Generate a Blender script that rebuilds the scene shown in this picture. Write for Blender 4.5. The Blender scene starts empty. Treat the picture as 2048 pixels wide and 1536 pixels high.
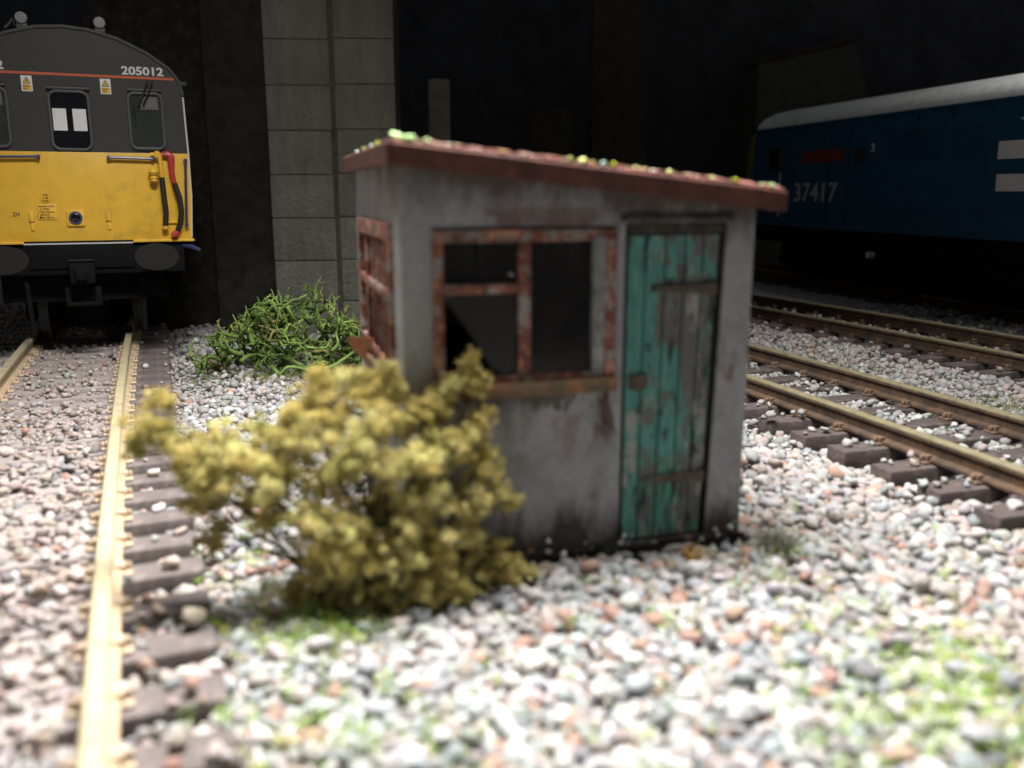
import bpy, bmesh, math, random
import numpy as np
from mathutils import Vector, Matrix
R = math.radians
rng = np.random.default_rng(7)
random.seed(7)
sc = bpy.context.scene
COL = sc.collection

# ------------------------------------------------------------------ camera, world, lamps, exposure
cam_d = bpy.data.cameras.new('camera'); cam = bpy.data.objects.new('camera', cam_d); COL.objects.link(cam)
cam.location = (0, 0, 2.15); cam.rotation_euler = (R(90) - math.atan(.2123), 0, 0)
cam_d.sensor_width = 36; cam_d.lens = 36 * 1804 / 2048; cam_d.clip_start = .05; cam_d.clip_end = 200
cam_d.dof.use_dof = True; cam_d.dof.focus_distance = 10.6; cam_d.dof.aperture_fstop = .46
sc.camera = cam
w = bpy.data.worlds.new('World'); sc.world = w; w.use_nodes = True
w.node_tree.nodes['Background'].inputs[0].default_value = (.9, .95, 1, 1)
w.node_tree.nodes['Background'].inputs[1].default_value = .06
def lamp(name, loc, target, power, size, size_y, color, spread=180):
    d = bpy.data.lights.new(name, 'AREA'); d.shape = 'RECTANGLE'; d.size = size; d.size_y = size_y
    d.energy = power; d.color = color; d.spread = R(spread)
    o = bpy.data.objects.new(name, d); COL.objects.link(o); o.location = loc
    o.rotation_euler = (Vector(target) - Vector(loc)).to_track_quat('-Z', 'Y').to_euler()
lamp('overhead_lamp', (-.2, 5.8, 8.2), (-.3, 4.6, 0), 1800, 5.0, 2.8, (1, .975, .94), 124)
lamp('train_fill', (-2.2, 6.2, 7.8), (-5.2, 11.5, 1.5), 62, 1.2, .8, (1, .95, .87), 80)  # extra fill added to brighten the train front, no layout lamp
lamp('rear_lamp', (10.2, 11.6, 7.4), (10.2, 12.0, 0), 400, 1.6, 1.0, (1, .97, .93), 150)
sc.view_settings.view_transform = 'Standard'; sc.view_settings.look = 'None'
sc.view_settings.exposure = 0; sc.view_settings.gamma = 1
sc.render.engine = 'CYCLES'
sc.cycles.use_denoising = True
sc.cycles.max_bounces = 6; sc.cycles.diffuse_bounces = 4

# ------------------------------------------------------------------ node helper and materials
class N:
    def __init__(s, name):
        s.m = bpy.data.materials.new(name); s.m.use_nodes = True
        s.t = s.m.node_tree; s.b = s.t.nodes['Principled BSDF']; s.out = s.t.nodes['Material Output']
        s.co = s.node('ShaderNodeTexCoord').outputs['Object']
    def node(s, k): return s.t.nodes.new(k)
    def put(s, inp, v):
        if isinstance(v, bpy.types.NodeSocket): s.t.links.new(v, inp)
        elif isinstance(v, (tuple, list)) and len(v) == 3 and inp.type == 'RGBA': inp.default_value = (*v, 1)
        else: inp.default_value = v
    def noise(s, scale, detail=4, rough=.6, stretch=None, seed=0):
        co = s.co
        mp = s.node('ShaderNodeMapping'); s.t.links.new(co, mp.inputs[0])
        mp.inputs['Location'].default_value = (seed * 3.7, seed * 1.3, seed * 2.1)
        if stretch: mp.inputs['Scale'].default_value = stretch
        n = s.node('ShaderNodeTexNoise'); s.t.links.new(mp.outputs[0], n.inputs['Vector'])
        n.inputs['Scale'].default_value = scale; n.inputs['Detail'].default_value = detail; n.inputs['Roughness'].default_value = rough
        return n.outputs['Fac']
    def rng(s, v, a, b, lo=0., hi=1.):
        n = s.node('ShaderNodeMapRange'); n.inputs[1].default_value = a; n.inputs[2].default_value = b
        n.inputs[3].default_value = lo; n.inputs[4].default_value = hi
        s.put(n.inputs[0], v); return n.outputs[0]
    def math(s, op, a, b=0.):
        n = s.node('ShaderNodeMath'); n.operation = op; s.put(n.inputs[0], a); s.put(n.inputs[1], b); return n.outputs[0]
    def mix(s, f, a, b, mode='MIX'):
        n = s.node('ShaderNodeMix'); n.data_type = 'RGBA'; n.blend_type = mode
        s.put(n.inputs[0], f); s.put(n.inputs[6], a); s.put(n.inputs[7], b); return n.outputs[2]
    def xyz(s):
        n = s.node('ShaderNodeSeparateXYZ'); s.t.links.new(s.co, n.inputs[0]); return n.outputs
    def attr(s, name):
        n = s.node('ShaderNodeAttribute'); n.attribute_name = name; return n.outputs['Color']
    def bump(s, h, strength=.3, dist=.01):
        n = s.node('ShaderNodeBump'); n.inputs['Strength'].default_value = strength; n.inputs['Distance'].default_value = dist
        s.t.links.new(h, n.inputs['Height']); s.t.links.new(n.outputs[0], s.b.inputs['Normal'])
    def fin(s, col, rough=.6, spec=.4, metal=0.):
        s.put(s.b.inputs['Base Color'], col); s.put(s.b.inputs['Roughness'], rough)
        s.b.inputs['Specular IOR Level'].default_value = spec; s.b.inputs['Metallic'].default_value = metal
        return s.m
def simple(name, col, rough=.5, var=.12, scale=12, spec=.4, bump=.0, metal=0., dust=None, dust_amt=.5):
    n = N(name); f = n.noise(scale, 5, .65)
    c = n.mix(n.rng(f, .3, .7), tuple(x * (1 - var) for x in col), tuple(min(1, x * (1 + var)) for x in col))
    if dust:
        c = n.mix(n.rng(n.noise(scale * .6, 6, .7, seed=3), .62 - dust_amt * .25, .75, 0, .8), c, dust)
    if bump: n.bump(n.noise(scale * 4, 4, .6, seed=5), bump, .01)
    return n.fin(c, n.rng(f, .2, .8, rough * .85, min(1, rough * 1.15)), spec, metal)
def vcol(name, rough=.8, scale=30, var=.3, spec=.3, bump=.2, sss=0):
    n = N(name); a = n.attr('Col'); f = n.noise(scale, 4, .6)
    c = n.mix(1., a, n.mix(n.rng(f, .3, .7), (1 - var,) * 3, (1, 1, 1)), 'MULTIPLY')
    if bump: n.bump(f, bump, .01)
    return n.fin(c, rough, spec)

M = {}
M['stone'] = vcol('stone', .75, 45, .3, .3, .25)
M['flock'] = vcol('flock', .95, 60, .2, .1, 0)
M['foam'] = vcol('foam_foliage', .95, 40, .15, .05, 0)
def translucent(m, amt):
    t = m.node_tree; b = t.nodes['Principled BSDF']; tr = t.nodes.new('ShaderNodeBsdfTranslucent'); mx = t.nodes.new('ShaderNodeMixShader')
    mx.inputs[0].default_value = amt; t.links.new(b.inputs['Base Color'].links[0].from_socket, tr.inputs[0])
    t.links.new(b.outputs[0], mx.inputs[1]); t.links.new(tr.outputs[0], mx.inputs[2]); t.links.new(mx.outputs[0], t.nodes['Material Output'].inputs[0])
translucent(M['foam'], .25); translucent(M['flock'], .3)
M['lichen'] = vcol('lichen', .85, 22, .35, .2, .4)
g = N('ground_dirt')
M['ground'] = g.fin(g.mix(g.rng(g.noise(9, 6, .7), .35, .65), (.36, .33, .32), (.50, .47, .46)), .9, .2)
g.bump(g.noise(40, 4, .7, seed=2), .8, .03)
M['backdrop'] = simple('backdrop_cloth', (.060, .060, .066), .95, .3, 1.2, .1)
def rail_mat(name, head, web, rustc):
    n = N(name); z = n.xyz()[2]
    side = n.mix(n.rng(n.noise(5, 6, .7), .4, .62), web, rustc)
    side = n.mix(n.rng(n.noise(26, 4, .7, seed=4), .5, .75, 0, .7), side, tuple(x * .55 for x in web))
    top = n.mix(n.rng(n.noise(8, 5, .7, (1, 1, 1), 2), .45, .75), head, tuple(x * .6 for x in head))
    f = n.rng(n.math('ADD', z, n.rng(n.noise(30, 3), .3, .7, -.006, .006)), .168, .18)
    n.bump(n.noise(60, 3), .25, .006)
    return n.fin(n.mix(f, side, top), n.rng(f, 0, 1, .8, .42), .4)
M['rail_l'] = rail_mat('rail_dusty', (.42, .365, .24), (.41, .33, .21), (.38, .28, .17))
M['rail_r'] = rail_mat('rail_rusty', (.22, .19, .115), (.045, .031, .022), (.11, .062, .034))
def sleeper_mat(name, a, b, dust, inner=None):
    n = N(name); f = n.noise(7, 6, .7, (1, 6, 6))
    c = n.mix(n.rng(f, .3, .7), a, b)
    c = n.mix(n.rng(n.noise(14, 6, .75, seed=6), .5, .72, 0, .75), c, dust)
    if inner:                                   # ballast dust settled between the rails, ends kept cleaner
        c = n.mix(n.math('MULTIPLY', n.rng(n.math('ADD', n.xyz()[0], n.rng(n.noise(6, 4), .3, .7, -.1, .1)), .68, .5), n.rng(n.noise(9, 6, .75, seed=8), .3, .6, .45, .95)), c, inner)
    n.bump(n.noise(18, 5, .7, (1, 8, 8)), .5, .01)
    return n.fin(c, .8, .25)
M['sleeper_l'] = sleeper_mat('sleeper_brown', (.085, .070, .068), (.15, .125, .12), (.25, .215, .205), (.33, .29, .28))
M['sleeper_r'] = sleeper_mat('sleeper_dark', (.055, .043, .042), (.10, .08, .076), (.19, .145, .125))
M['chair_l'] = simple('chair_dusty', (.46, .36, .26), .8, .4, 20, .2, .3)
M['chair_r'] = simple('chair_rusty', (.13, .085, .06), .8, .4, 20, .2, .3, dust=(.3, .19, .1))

# hut wall: grey render, darker foot and top, stains, rust streak, painted sill shade
def hut_wall_mat():
    n = N('hut_render'); x, y, z = n.xyz()
    c = n.mix(n.rng(n.noise(3.2, 6, .7), .35, .68), (.265, .27, .292), (.375, .385, .405))
    c = n.mix(n.rng(n.noise(26, 4, .7, seed=1), .45, .75, 0, .35), c, (.52, .52, .53))
    c = n.mix(n.rng(n.noise(4.5, 5, .65, (1, 1, .45), 2), .55, .68, 0, .55), c, (.15, .135, .115))
    c = n.mix(n.rng(n.noise(6, 5, .7, (1, 1, .5), 9), .6, .68, 0, .7), c, (.17, .075, .06))
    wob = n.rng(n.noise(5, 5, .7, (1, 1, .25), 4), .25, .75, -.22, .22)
    low = n.rng(n.math('ADD', z, wob), .36, .14)              # uneven darkening towards the foot
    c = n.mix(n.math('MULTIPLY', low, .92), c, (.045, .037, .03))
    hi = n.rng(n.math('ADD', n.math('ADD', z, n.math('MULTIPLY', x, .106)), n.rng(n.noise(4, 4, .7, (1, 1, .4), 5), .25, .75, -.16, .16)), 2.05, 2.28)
    c = n.mix(n.math('MULTIPLY', hi, .9), c, (.075, .06, .05)) # darker brown towards the roof
    def stain_shade(x0, wd, z0, z1, col, amt, c):
        wx = n.math('ADD', x, n.rng(n.noise(9, 5, .75, (1, 1, .5), 8), .25, .75, -.11, .11)); zz = n.math('ADD', z, n.rng(n.noise(7, 5, .75, (1, 1, .6), 14), .25, .75, -.1, .1))
        dx = n.math('ABSOLUTE', n.math('SUBTRACT', wx, x0))
        taper = n.rng(zz, z0, z1, wd * .25, wd)
        fx = n.rng(n.math('SUBTRACT', dx, taper), .03, -.03)
        fz = n.math('MULTIPLY', n.rng(zz, z0 - .05, z0 + .08), n.rng(z, z1 + .06, z1 + .02))
        return n.mix(n.math('MULTIPLY', n.math('MULTIPLY', fx, fz), amt), c, col)
    c = stain_shade(1.155, .06, .72, 1.1, (.075, .035, .025), .95, c)
    c = stain_shade(.93, .05, .6, .86, (.22, .10, .085), .5, c)
    c = stain_shade(.62, .45, .92, 1.1, (.06, .045, .035), .8, c)  # shadow below the sill, painted into the wall as a dark band
    c = stain_shade(.78, .36, 1.9, 2.03, (.12, .055, .042), .6, c)
    n.bump(n.noise(38, 5, .7, seed=3), .45, .012)
    return n.fin(c, .85, .25)
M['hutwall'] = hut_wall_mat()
n = N('roof_red'); c = n.mix(n.rng(n.noise(5, 6, .7), .35, .65), (.050, .018, .014), (.110, .035, .025))
c = n.mix(n.rng(n.noise(16, 5, .75, seed=3), .58, .72, 0, .8), c, (.26, .09, .055))
c = n.mix(n.rng(n.noise(9, 6, .75, (.5, 1, 2), 5), .60, .72, 0, .6), c, (.07, .04, .035))
n.bump(n.noise(45, 5, .7), .5, .012); M['roof'] = n.fin(c, .8, .3)
n = N('rusty_frame'); c = n.mix(n.rng(n.noise(5, 5, .7), .35, .65), (.15, .045, .032), (.29, .115, .075))
c = n.mix(n.rng(n.noise(7, 6, .75, seed=3), .49, .57, 0, .92), c, (.31, .32, .315))
c = n.mix(n.rng(n.noise(12, 5, .75, seed=7), .54, .60, 0, .85), c, (.075, .05, .04))
c = n.mix(n.rng(n.noise(10, 5, .75, seed=11), .56, .62, 0, .9), c, (.62, .30, .19))
n.bump(n.noise(50, 4, .7), .5, .008); M['frame'] = n.fin(c, .75, .3)
n = N('mossy_sill'); c = n.mix(n.rng(n.noise(6, 6, .7), .4, .62), (.115, .10, .065), (.30, .13, .075))
c = n.mix(n.rng(n.noise(9, 5, .75, seed=5), .55, .68, 0, .8), c, (.15, .17, .10)); M['sill'] = n.fin(c, .85, .2)
def door_mat(name, wear):
    n = N(name)
    c = n.mix(n.rng(n.noise(9, 4, .6, (2.2, 2.2, .6)), .3, .7), (.07, .235, .21), (.135, .37, .325))
    c = n.mix(n.rng(n.noise(3.6, 7, .70, (1.5, 1, .75), 2), .56 - wear, .62 - wear, 0, 1), c, (.15, .15, .148))
    c = n.mix(n.rng(n.noise(4.4, 7, .72, (1.6, 1, .75), 6), .56, .60, 0, .9), c, (.36, .36, .34))
    c = n.mix(n.rng(n.noise(7, 7, .74, (2.2, 1, .45), 9), .54, .60, 0, .92), c, (.028, .026, .024))
    c = n.mix(n.rng(n.noise(6, 7, .74, (1, 1, .9), 12), .57, .66, 0, .8), c, (.10, .075, .05))
    n.bump(n.noise(22, 5, .7, (3, 3, .4)), .6, .012)
    return n.fin(c, .75, .3)
M['door_teal'] = door_mat('door_teal_paint', -.08); M['door_worn'] = door_mat('door_worn_paint', .075)
M['dark_wood'] = simple('dark_wood', (.05, .042, .036), .85, .4, 9, .2, .4, dust=(.16, .15, .14))
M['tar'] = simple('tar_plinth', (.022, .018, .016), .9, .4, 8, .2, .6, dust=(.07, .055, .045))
M['interior'] = simple('hut_interior', (.10, .07, .065), .9, .3, 5)
def glass(name, col, alpha, rough=.25, dusty=.3):
    n = N(name); t = n.node('ShaderNodeBsdfTransparent'); mx = n.node('ShaderNodeMixShader')
    f = n.rng(n.noise(4, 6, .75, (1, 1, .7)), .35, .75, alpha, min(1, alpha + dusty))
    n.fin(n.mix(n.noise(7, 5, .7, seed=2), tuple(v * .6 for v in col), col), rough, .5)
    n.t.links.new(f, mx.inputs[0]); n.t.links.new(t.outputs[0], mx.inputs[1]); n.t.links.new(n.b.outputs[0], mx.inputs[2])
    n.t.links.new(mx.outputs[0], n.out.inputs[0]); return n.m
M['hutglass'] = glass('dusty_glass', (.03, .028, .028), .35, .12, .35)
M['shard'] = glass('dusty_shard', (.045, .042, .042), .38, .3, .3)
# vehicles
M['dkgrey'] = simple('dark_grey_paint', (.027, .0285, .028), .55, .08, 14, .4)
M['yellow'] = simple('warning_yellow', (.66, .39, .035), .42, .08, 5, .45, dust=(.40, .25, .05), dust_amt=.25)
M['bufgrey'] = simple('buffer_grey', (.012, .0125, .0125), .7, .1, 14, .2)
M['navy'] = simple('navy_rail', (.035, .04, .12), .3, .15, 20, .6)
M['black'] = simple('underframe_black', (.005, .005, .006), .8, .2, 10, .12)
M['hose'] = simple('hose_black', (.012, .010, .012), .6, .2, 60, .4, .5)
M['redfit'] = simple('red_fitting', (.38, .035, .035), .4, .12, 20, .5)
M['orange'] = simple('orange_stripe', (.44, .10, .045), .5, .1, 9)
M['white'] = simple('white_print', (.62, .62, .63), .6, .05, 15)
M['logo_white'] = simple('logo_white', (.82, .82, .80), .6, .04, 15)
M['silver'] = simple('silver_print', (.55, .55, .56), .5, .05, 15)
M['label_yellow'] = simple('label_yellow', (.62, .38, .06), .5, .08, 20)
M['wglass'] = simple('cab_glass', (.030, .036, .033), .12, .25, 4, .6)
M['wglass_dark'] = simple('cab_glass_dark', (.006, .006, .008), .12, .2, 4, .6)
M['blind'] = simple('cab_blind', (.10, .105, .105), .5, .15, 12)
M['rim'] = simple('window_rim', (.058, .064, .062), .5, .15, 14)
M['steel'] = simple('wheel_steel', (.05, .05, .052), .45, .2, 18, .5, metal=.5)
M['hornm'] = simple('horn_grey', (.17, .175, .175), .4, .2, 30, .5)
M['blue'] = simple('rail_blue', (.010, .075, .135), .38, .15, 4, .5)
M['roofgrey'] = simple('loco_roof_grey', (.66, .68, .66), .7, .15, 6, .3, .2)
M['redplate'] = simple('red_plate', (.17, .028, .022), .5, .1, 12)
M['pier'] = None
n = N('pier_block'); oi = n.node('ShaderNodeObjectInfo').outputs['Random']
c = n.mix(n.rng(n.noise(3.5, 6, .7, (1, 1, .35)), .3, .7), (.165, .163, .14), (.30, .295, .255))
c = n.mix(n.rng(n.noise(7, 5, .75, seed=3), .62, .72, 0, .6), c, (.06, .055, .045))
c = n.mix(n.rng(oi, 0, 1, 0, .35), c, (.12, .12, .105)); n.bump(n.noise(11, 7, .75), 1., .09); M['pier'] = n.fin(c, .9, .2)
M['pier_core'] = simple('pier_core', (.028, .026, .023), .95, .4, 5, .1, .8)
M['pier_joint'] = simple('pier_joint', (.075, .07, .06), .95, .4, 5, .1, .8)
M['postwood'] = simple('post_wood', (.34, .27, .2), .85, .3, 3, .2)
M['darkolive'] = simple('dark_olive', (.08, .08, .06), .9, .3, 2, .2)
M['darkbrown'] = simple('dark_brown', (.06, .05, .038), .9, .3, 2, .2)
M['twig'] = simple('twig', (.10, .085, .05), .9, .3, 30, .1)

# ------------------------------------------------------------------ mesh helpers
class MB:
    def __init__(s): s.v = []; s.f = []
    def add(s, vs, fs):
        b = len(s.v); s.v += [tuple(p) for p in vs]; s.f += [tuple(b + i for i in f) for f in fs]; return s
    def box(s, x0, x1, y0, y1, z0, z1):
        return s.add([(x, y, z) for z in (z0, z1) for y in (y0, y1) for x in (x0, x1)],
                     [(0, 2, 3, 1), (4, 5, 7, 6), (0, 1, 5, 4), (2, 6, 7, 3), (0, 4, 6, 2), (1, 3, 7, 5)])
    def prism(s, poly, y0, y1):               # poly: x,z seen from -Y, counter-clockwise
        k = len(poly)
        return s.add([(x, y0, z) for x, z in poly] + [(x, y1, z) for x, z in poly],
                     [tuple(range(k)), tuple(range(2 * k - 1, k - 1, -1))] + [(i, i + k, (i + 1) % k + k, (i + 1) % k) for i in range(k)])
    def ring(s, outer, inner, y0, y1):        # frame between two loops of equal length
        k = len(outer)
        vs = [(x, y, z) for y, L in ((y0, outer), (y0, inner), (y1, outer), (y1, inner)) for x, z in L]
        fs = []
        for i in range(k):
            j = (i + 1) % k
            fs += [(i, j, k + j, k + i), (i, 2 * k + i, 2 * k + j, j), (k + i, k + j, 3 * k + j, 3 * k + i), (2 * k + i, 3 * k + i, 3 * k + j, 2 * k + j)]
        return s.add(vs, fs)
    def tube(s, pts, rad, n=8, cap=True):
        pts = [Vector(p) for p in pts]; k = len(pts)
        rad = [rad] * k if not hasattr(rad, '__len__') else rad
        vs = []; t0 = (pts[1] - pts[0]).normalized(); u = t0.orthogonal().normalized()
        for i, p in enumerate(pts):
            t = (pts[min(i + 1, k - 1)] - pts[max(i - 1, 0)]).normalized()
            u = (u - t * u.dot(t)).normalized(); q = t.cross(u)
            vs += [p + (u * math.cos(2 * math.pi * a / n) + q * math.sin(2 * math.pi * a / n)) * rad[i] for a in range(n)]
        fs = [(i * n + a, i * n + (a + 1) % n, (i + 1) * n + (a + 1) % n, (i + 1) * n + a) for i in range(k - 1) for a in range(n)]
        if cap: fs += [tuple(range(n - 1, -1, -1)), tuple((k - 1) * n + a for a in range(n))]
        return s.add(vs, fs)
    def lathe(s, prof, n=20, axis='y', c=(0, 0, 0), sx=1., sz=1.):   # prof: (along, radius)
        vs = []
        for al, r in prof:
            for a in range(n):
                ca, sa = math.cos(2 * math.pi * a / n) * r * sx, math.sin(2 * math.pi * a / n) * r * sz
                p = (ca, al, sa) if axis == 'y' else ((al, ca, sa) if axis == 'x' else (ca, sa, al))
                vs.append((p[0] + c[0], p[1] + c[1], p[2] + c[2]))
        k = len(prof)
        fs = [(i * n + a, i * n + (a + 1) % n, (i + 1) * n + (a + 1) % n, (i + 1) * n + a) for i in range(k - 1) for a in range(n)]
        fs += [tuple(range(n - 1, -1, -1)), tuple((k - 1) * n + a for a in range(n))]
        return s.add(vs, fs)
    def mesh(s, name, mat, bevel=0, seg=2, angle=35):
        me = bpy.data.meshes.new(name); me.from_pydata(s.v, [], s.f)
        bm = bmesh.new(); bm.from_mesh(me); bmesh.ops.recalc_face_normals(bm, faces=bm.faces)
        if bevel:
            ed = [e for e in bm.edges if len(e.link_faces) == 2 and e.calc_face_angle(0) > .5]
            bmesh.ops.bevel(bm, geom=ed, offset=bevel, segments=seg, profile=.5, affect='EDGES', clamp_overlap=True)
        bm.to_mesh(me); bm.free(); me.materials.append(mat)
        me.shade_smooth(); me.set_sharp_from_angle(angle=R(angle)); return me
    def build(s, name, mat, parent=None, bevel=0, seg=2, angle=35):
        return obj(name, s.mesh(name, mat, bevel, seg, angle), parent)
def obj(name, me, parent=None, loc=None, rz=None):
    o = bpy.data.objects.new(name, me); COL.objects.link(o); o.parent = parent
    if loc is not None: o.location = loc
    if rz is not None: o.rotation_euler = (0, 0, rz)
    return o
def thing(name, label, cat, loc=(0, 0, 0), rz=0, group=None):
    o = obj(name, None, None, loc, rz); o.empty_display_size = .2
    return tag(o, label, cat, group)
def tag(o, label, cat, group=None, kind=None):
    o['label'] = label; o['category'] = cat
    if group: o['group'] = group
    if kind: o['kind'] = kind
    return o
def structure(o): o['kind'] = 'structure'; return o
def rrect(x0, x1, z0, z1, r, k=5):
    p = []
    for cx, cz, a0 in ((x1 - r, z1 - r, 0), (x0 + r, z1 - r, 90), (x0 + r, z0 + r, 180), (x1 - r, z0 + r, 270)):
        p += [(cx + r * math.cos(R(a0 + 90 * i / k)), cz + r * math.sin(R(a0 + 90 * i / k))) for i in range(k + 1)]
    return p
def text_mesh(body, height, width=None, depth=.004, bold=0.):
    cu = bpy.data.curves.new('t', 'FONT'); cu.body = body; cu.size = 1; cu.extrude = depth; cu.offset = bold; cu.resolution_u = 3
    o = bpy.data.objects.new('t', cu); COL.objects.link(o)
    dg = bpy.context.evaluated_depsgraph_get(); me = bpy.data.meshes.new_from_object(o.evaluated_get(dg))
    bpy.data.objects.remove(o)
    a = np.empty(len(me.vertices) * 3); me.vertices.foreach_get('co', a); a = a.reshape(-1, 3)
    lo, hi = a[:, :2].min(0), a[:, :2].max(0)
    sy = height / (hi[1] - lo[1]); sx = width / (hi[0] - lo[0]) if width else sy
    b = np.c_[(a[:, 0] - lo[0]) * sx, -a[:, 2], (a[:, 1] - lo[1]) * sy]     # stands upright, faces -Y
    me.vertices.foreach_set('co', b.ravel()); me.update(); return me
def text(name, body, x, z, y, height, width, mat, parent, bold=.0):
    me = text_mesh(body, height, width, .004, bold); me.materials.clear(); me.materials.append(mat)
    return obj(name, me, parent, (x, y, z))
def np_mesh(name, V, F, cols, mat, smooth=True):
    """V (n,3), F (m,3), cols (n,3): one big triangle mesh with a point colour"""
    me = bpy.data.meshes.new(name); nv, nf = len(V), len(F)
    me.vertices.add(nv); me.vertices.foreach_set('co', np.ascontiguousarray(V, np.float32).ravel())
    me.loops.add(nf * 3); me.loops.foreach_set('vertex_index', np.ascontiguousarray(F, np.int32).ravel())
    me.polygons.add(nf); me.polygons.foreach_set('loop_start', np.arange(0, nf * 3, 3, dtype=np.int32))
    if smooth: me.polygons.foreach_set('use_smooth', np.ones(nf, bool))
    me.update(calc_edges=True)
    at = me.color_attributes.new('Col', 'FLOAT_COLOR', 'POINT')
    at.data.foreach_set('color', np.c_[cols, np.ones(nv)].astype(np.float32).ravel())
    me.materials.append(mat); return me

# ------------------------------------------------------------------ track lines: x as a quadratic in y
class Line:
    def __init__(s, x0, b, c, y0, ya, yb):
        s.p = (x0, b, c, y0); s.Y = np.linspace(ya, yb, 800); X = s.x(s.Y)
        s.S = np.r_[0, np.cumsum(np.hypot(np.diff(X), np.diff(s.Y)))]
    def x(s, y): x0, b, c, y0 = s.p; return x0 + b * (y - y0) + c * (y - y0) ** 2
    def dx(s, y): x0, b, c, y0 = s.p; return b + 2 * c * (y - y0)
    def ds(s, x, y):                          # offset to the right of the centre line, arc length
        k = s.dx(y); nn = np.sqrt(1 + k * k); d = (x - s.x(y)) / nn; yf = y + d * k / nn
        return d, np.interp(yf, s.Y, s.S)
    def at(s, q):
        y = float(np.interp(q, s.S, s.Y)); return s.x(y), y, math.atan2(1, s.dx(y))   # heading
LT = Line(-2.04, -.42, .0018, 2.54, .6, 19)
TA = Line(4.29, -.30, -.008, 6.43, 2.5, 21)
TB = Line(6.9, -.37, -.008, 11.0, 6, 26)
TC = Line(8.11, -.2493, 0, 19.86, 6.5, 30)
SP = {LT: .48, TA: .55, TB: .55, TC: .6}
HUT_A = R(15.5); HUT_C = np.array([-.585, 4.775])
HT = np.array([math.cos(HUT_A), math.sin(HUT_A)]); HN = np.array([-HT[1], HT[0]])
def sstep(a, b, v): t = np.clip((v - a) / (b - a), 0, 1); return t * t * (3 - 2 * t)
def hgt(x, y):
    h = np.full(np.shape(x), -.03) + .012 * np.sin(x * 2.1 + y * 1.3) + .012 * np.sin(x * 1.1 - y * 2.3)
    d, _ = LT.ds(x, y)
    h = h - .085 * sstep(.62, .72, d) * (1 - sstep(1.2, 1.7, d)) - .02 * (np.abs(d) < .6)
    d, _ = TA.ds(x, y)
    h = h - .125 * sstep(-2.2, -1.2, d) * (1 - sstep(-.7, -.6, d)) - .03 * (np.abs(d) <= .65) + .05 * sstep(1.2, 1.7, d) * (1 - sstep(2.2, 2.7, d))
    d, _ = TB.ds(x, y)
    h = h - .10 * sstep(-1.5, -1.15, d) * (1 - sstep(-.7, -.6, d)) - .04 * (np.abs(d) <= .65)
    return h

# ------------------------------------------------------------------ setting: ground, backdrop
gx = np.linspace(-15, 20, 190); gy = np.linspace(-1, 31, 190)
GX, GY = np.meshgrid(gx, gy); GZ = hgt(GX, GY) - .03
idx = np.arange(190 * 190).reshape(190, 190)
q = np.stack([idx[:-1, :-1], idx[:-1, 1:], idx[1:, 1:], idx[1:, :-1]], -1).reshape(-1, 4)
me = bpy.data.meshes.new('ground'); me.from_pydata(np.c_[GX.ravel(), GY.ravel(), GZ.ravel()].tolist(), [], q.tolist())
me.materials.append(M['ground']); me.shade_smooth()
ground = structure(obj('ground', me))
structure(MB().box(-22, 26, 30.5, 30.8, -1, 16).build('backdrop', M['backdrop']))

# ------------------------------------------------------------------ ballast
def ico(sub):
    bm = bmesh.new(); bmesh.ops.create_icosphere(bm, subdivisions=sub, radius=1)
    v = np.array([p.co[:] for p in bm.verts]); f = np.array([[p.index for p in q.verts] for q in bm.faces]); bm.free(); return v, f
I1, I2, I3 = ico(1), ico(2), ico(3)
def shapes(base, k, amt):
    out = []
    for i in range(k):
        v = base[0].copy(); r = np.ones(len(v))
        for j in range(15):                     # knock flats off a ball: angular worn chips
            d = rng.normal(size=3); d /= np.linalg.norm(d); c = rng.uniform(.45, .88)
            p = v @ d; v = np.where((p > c)[:, None], v - d * (p - c)[:, None] * .85, v)
        v += rng.normal(size=v.shape) * amt
        out.append(v)
    return out
PAL = np.array([(.50, .49, .47), (.42, .45, .45), (.36, .40, .41), (.66, .64, .61), (.86, .85, .82), (.55, .46, .42), (.50, .27, .17), (.40, .33, .25), (.18, .17, .17), (.60, .53, .48), (.26, .27, .29)])
PW = {'mix': (.19, .15, .12, .13, .11, .09, .08, .06, .03, .03, .01), 'grey': (.34, .14, .05, .22, .08, .10, .015, .02, .015, .03, .01),
      'brown': (.14, .04, .02, .06, .03, .30, .03, .20, .02, .16, .01), 'purple': (.28, .06, .02, .10, .03, .32, .02, .06, .02, .08, .01)}
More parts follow.
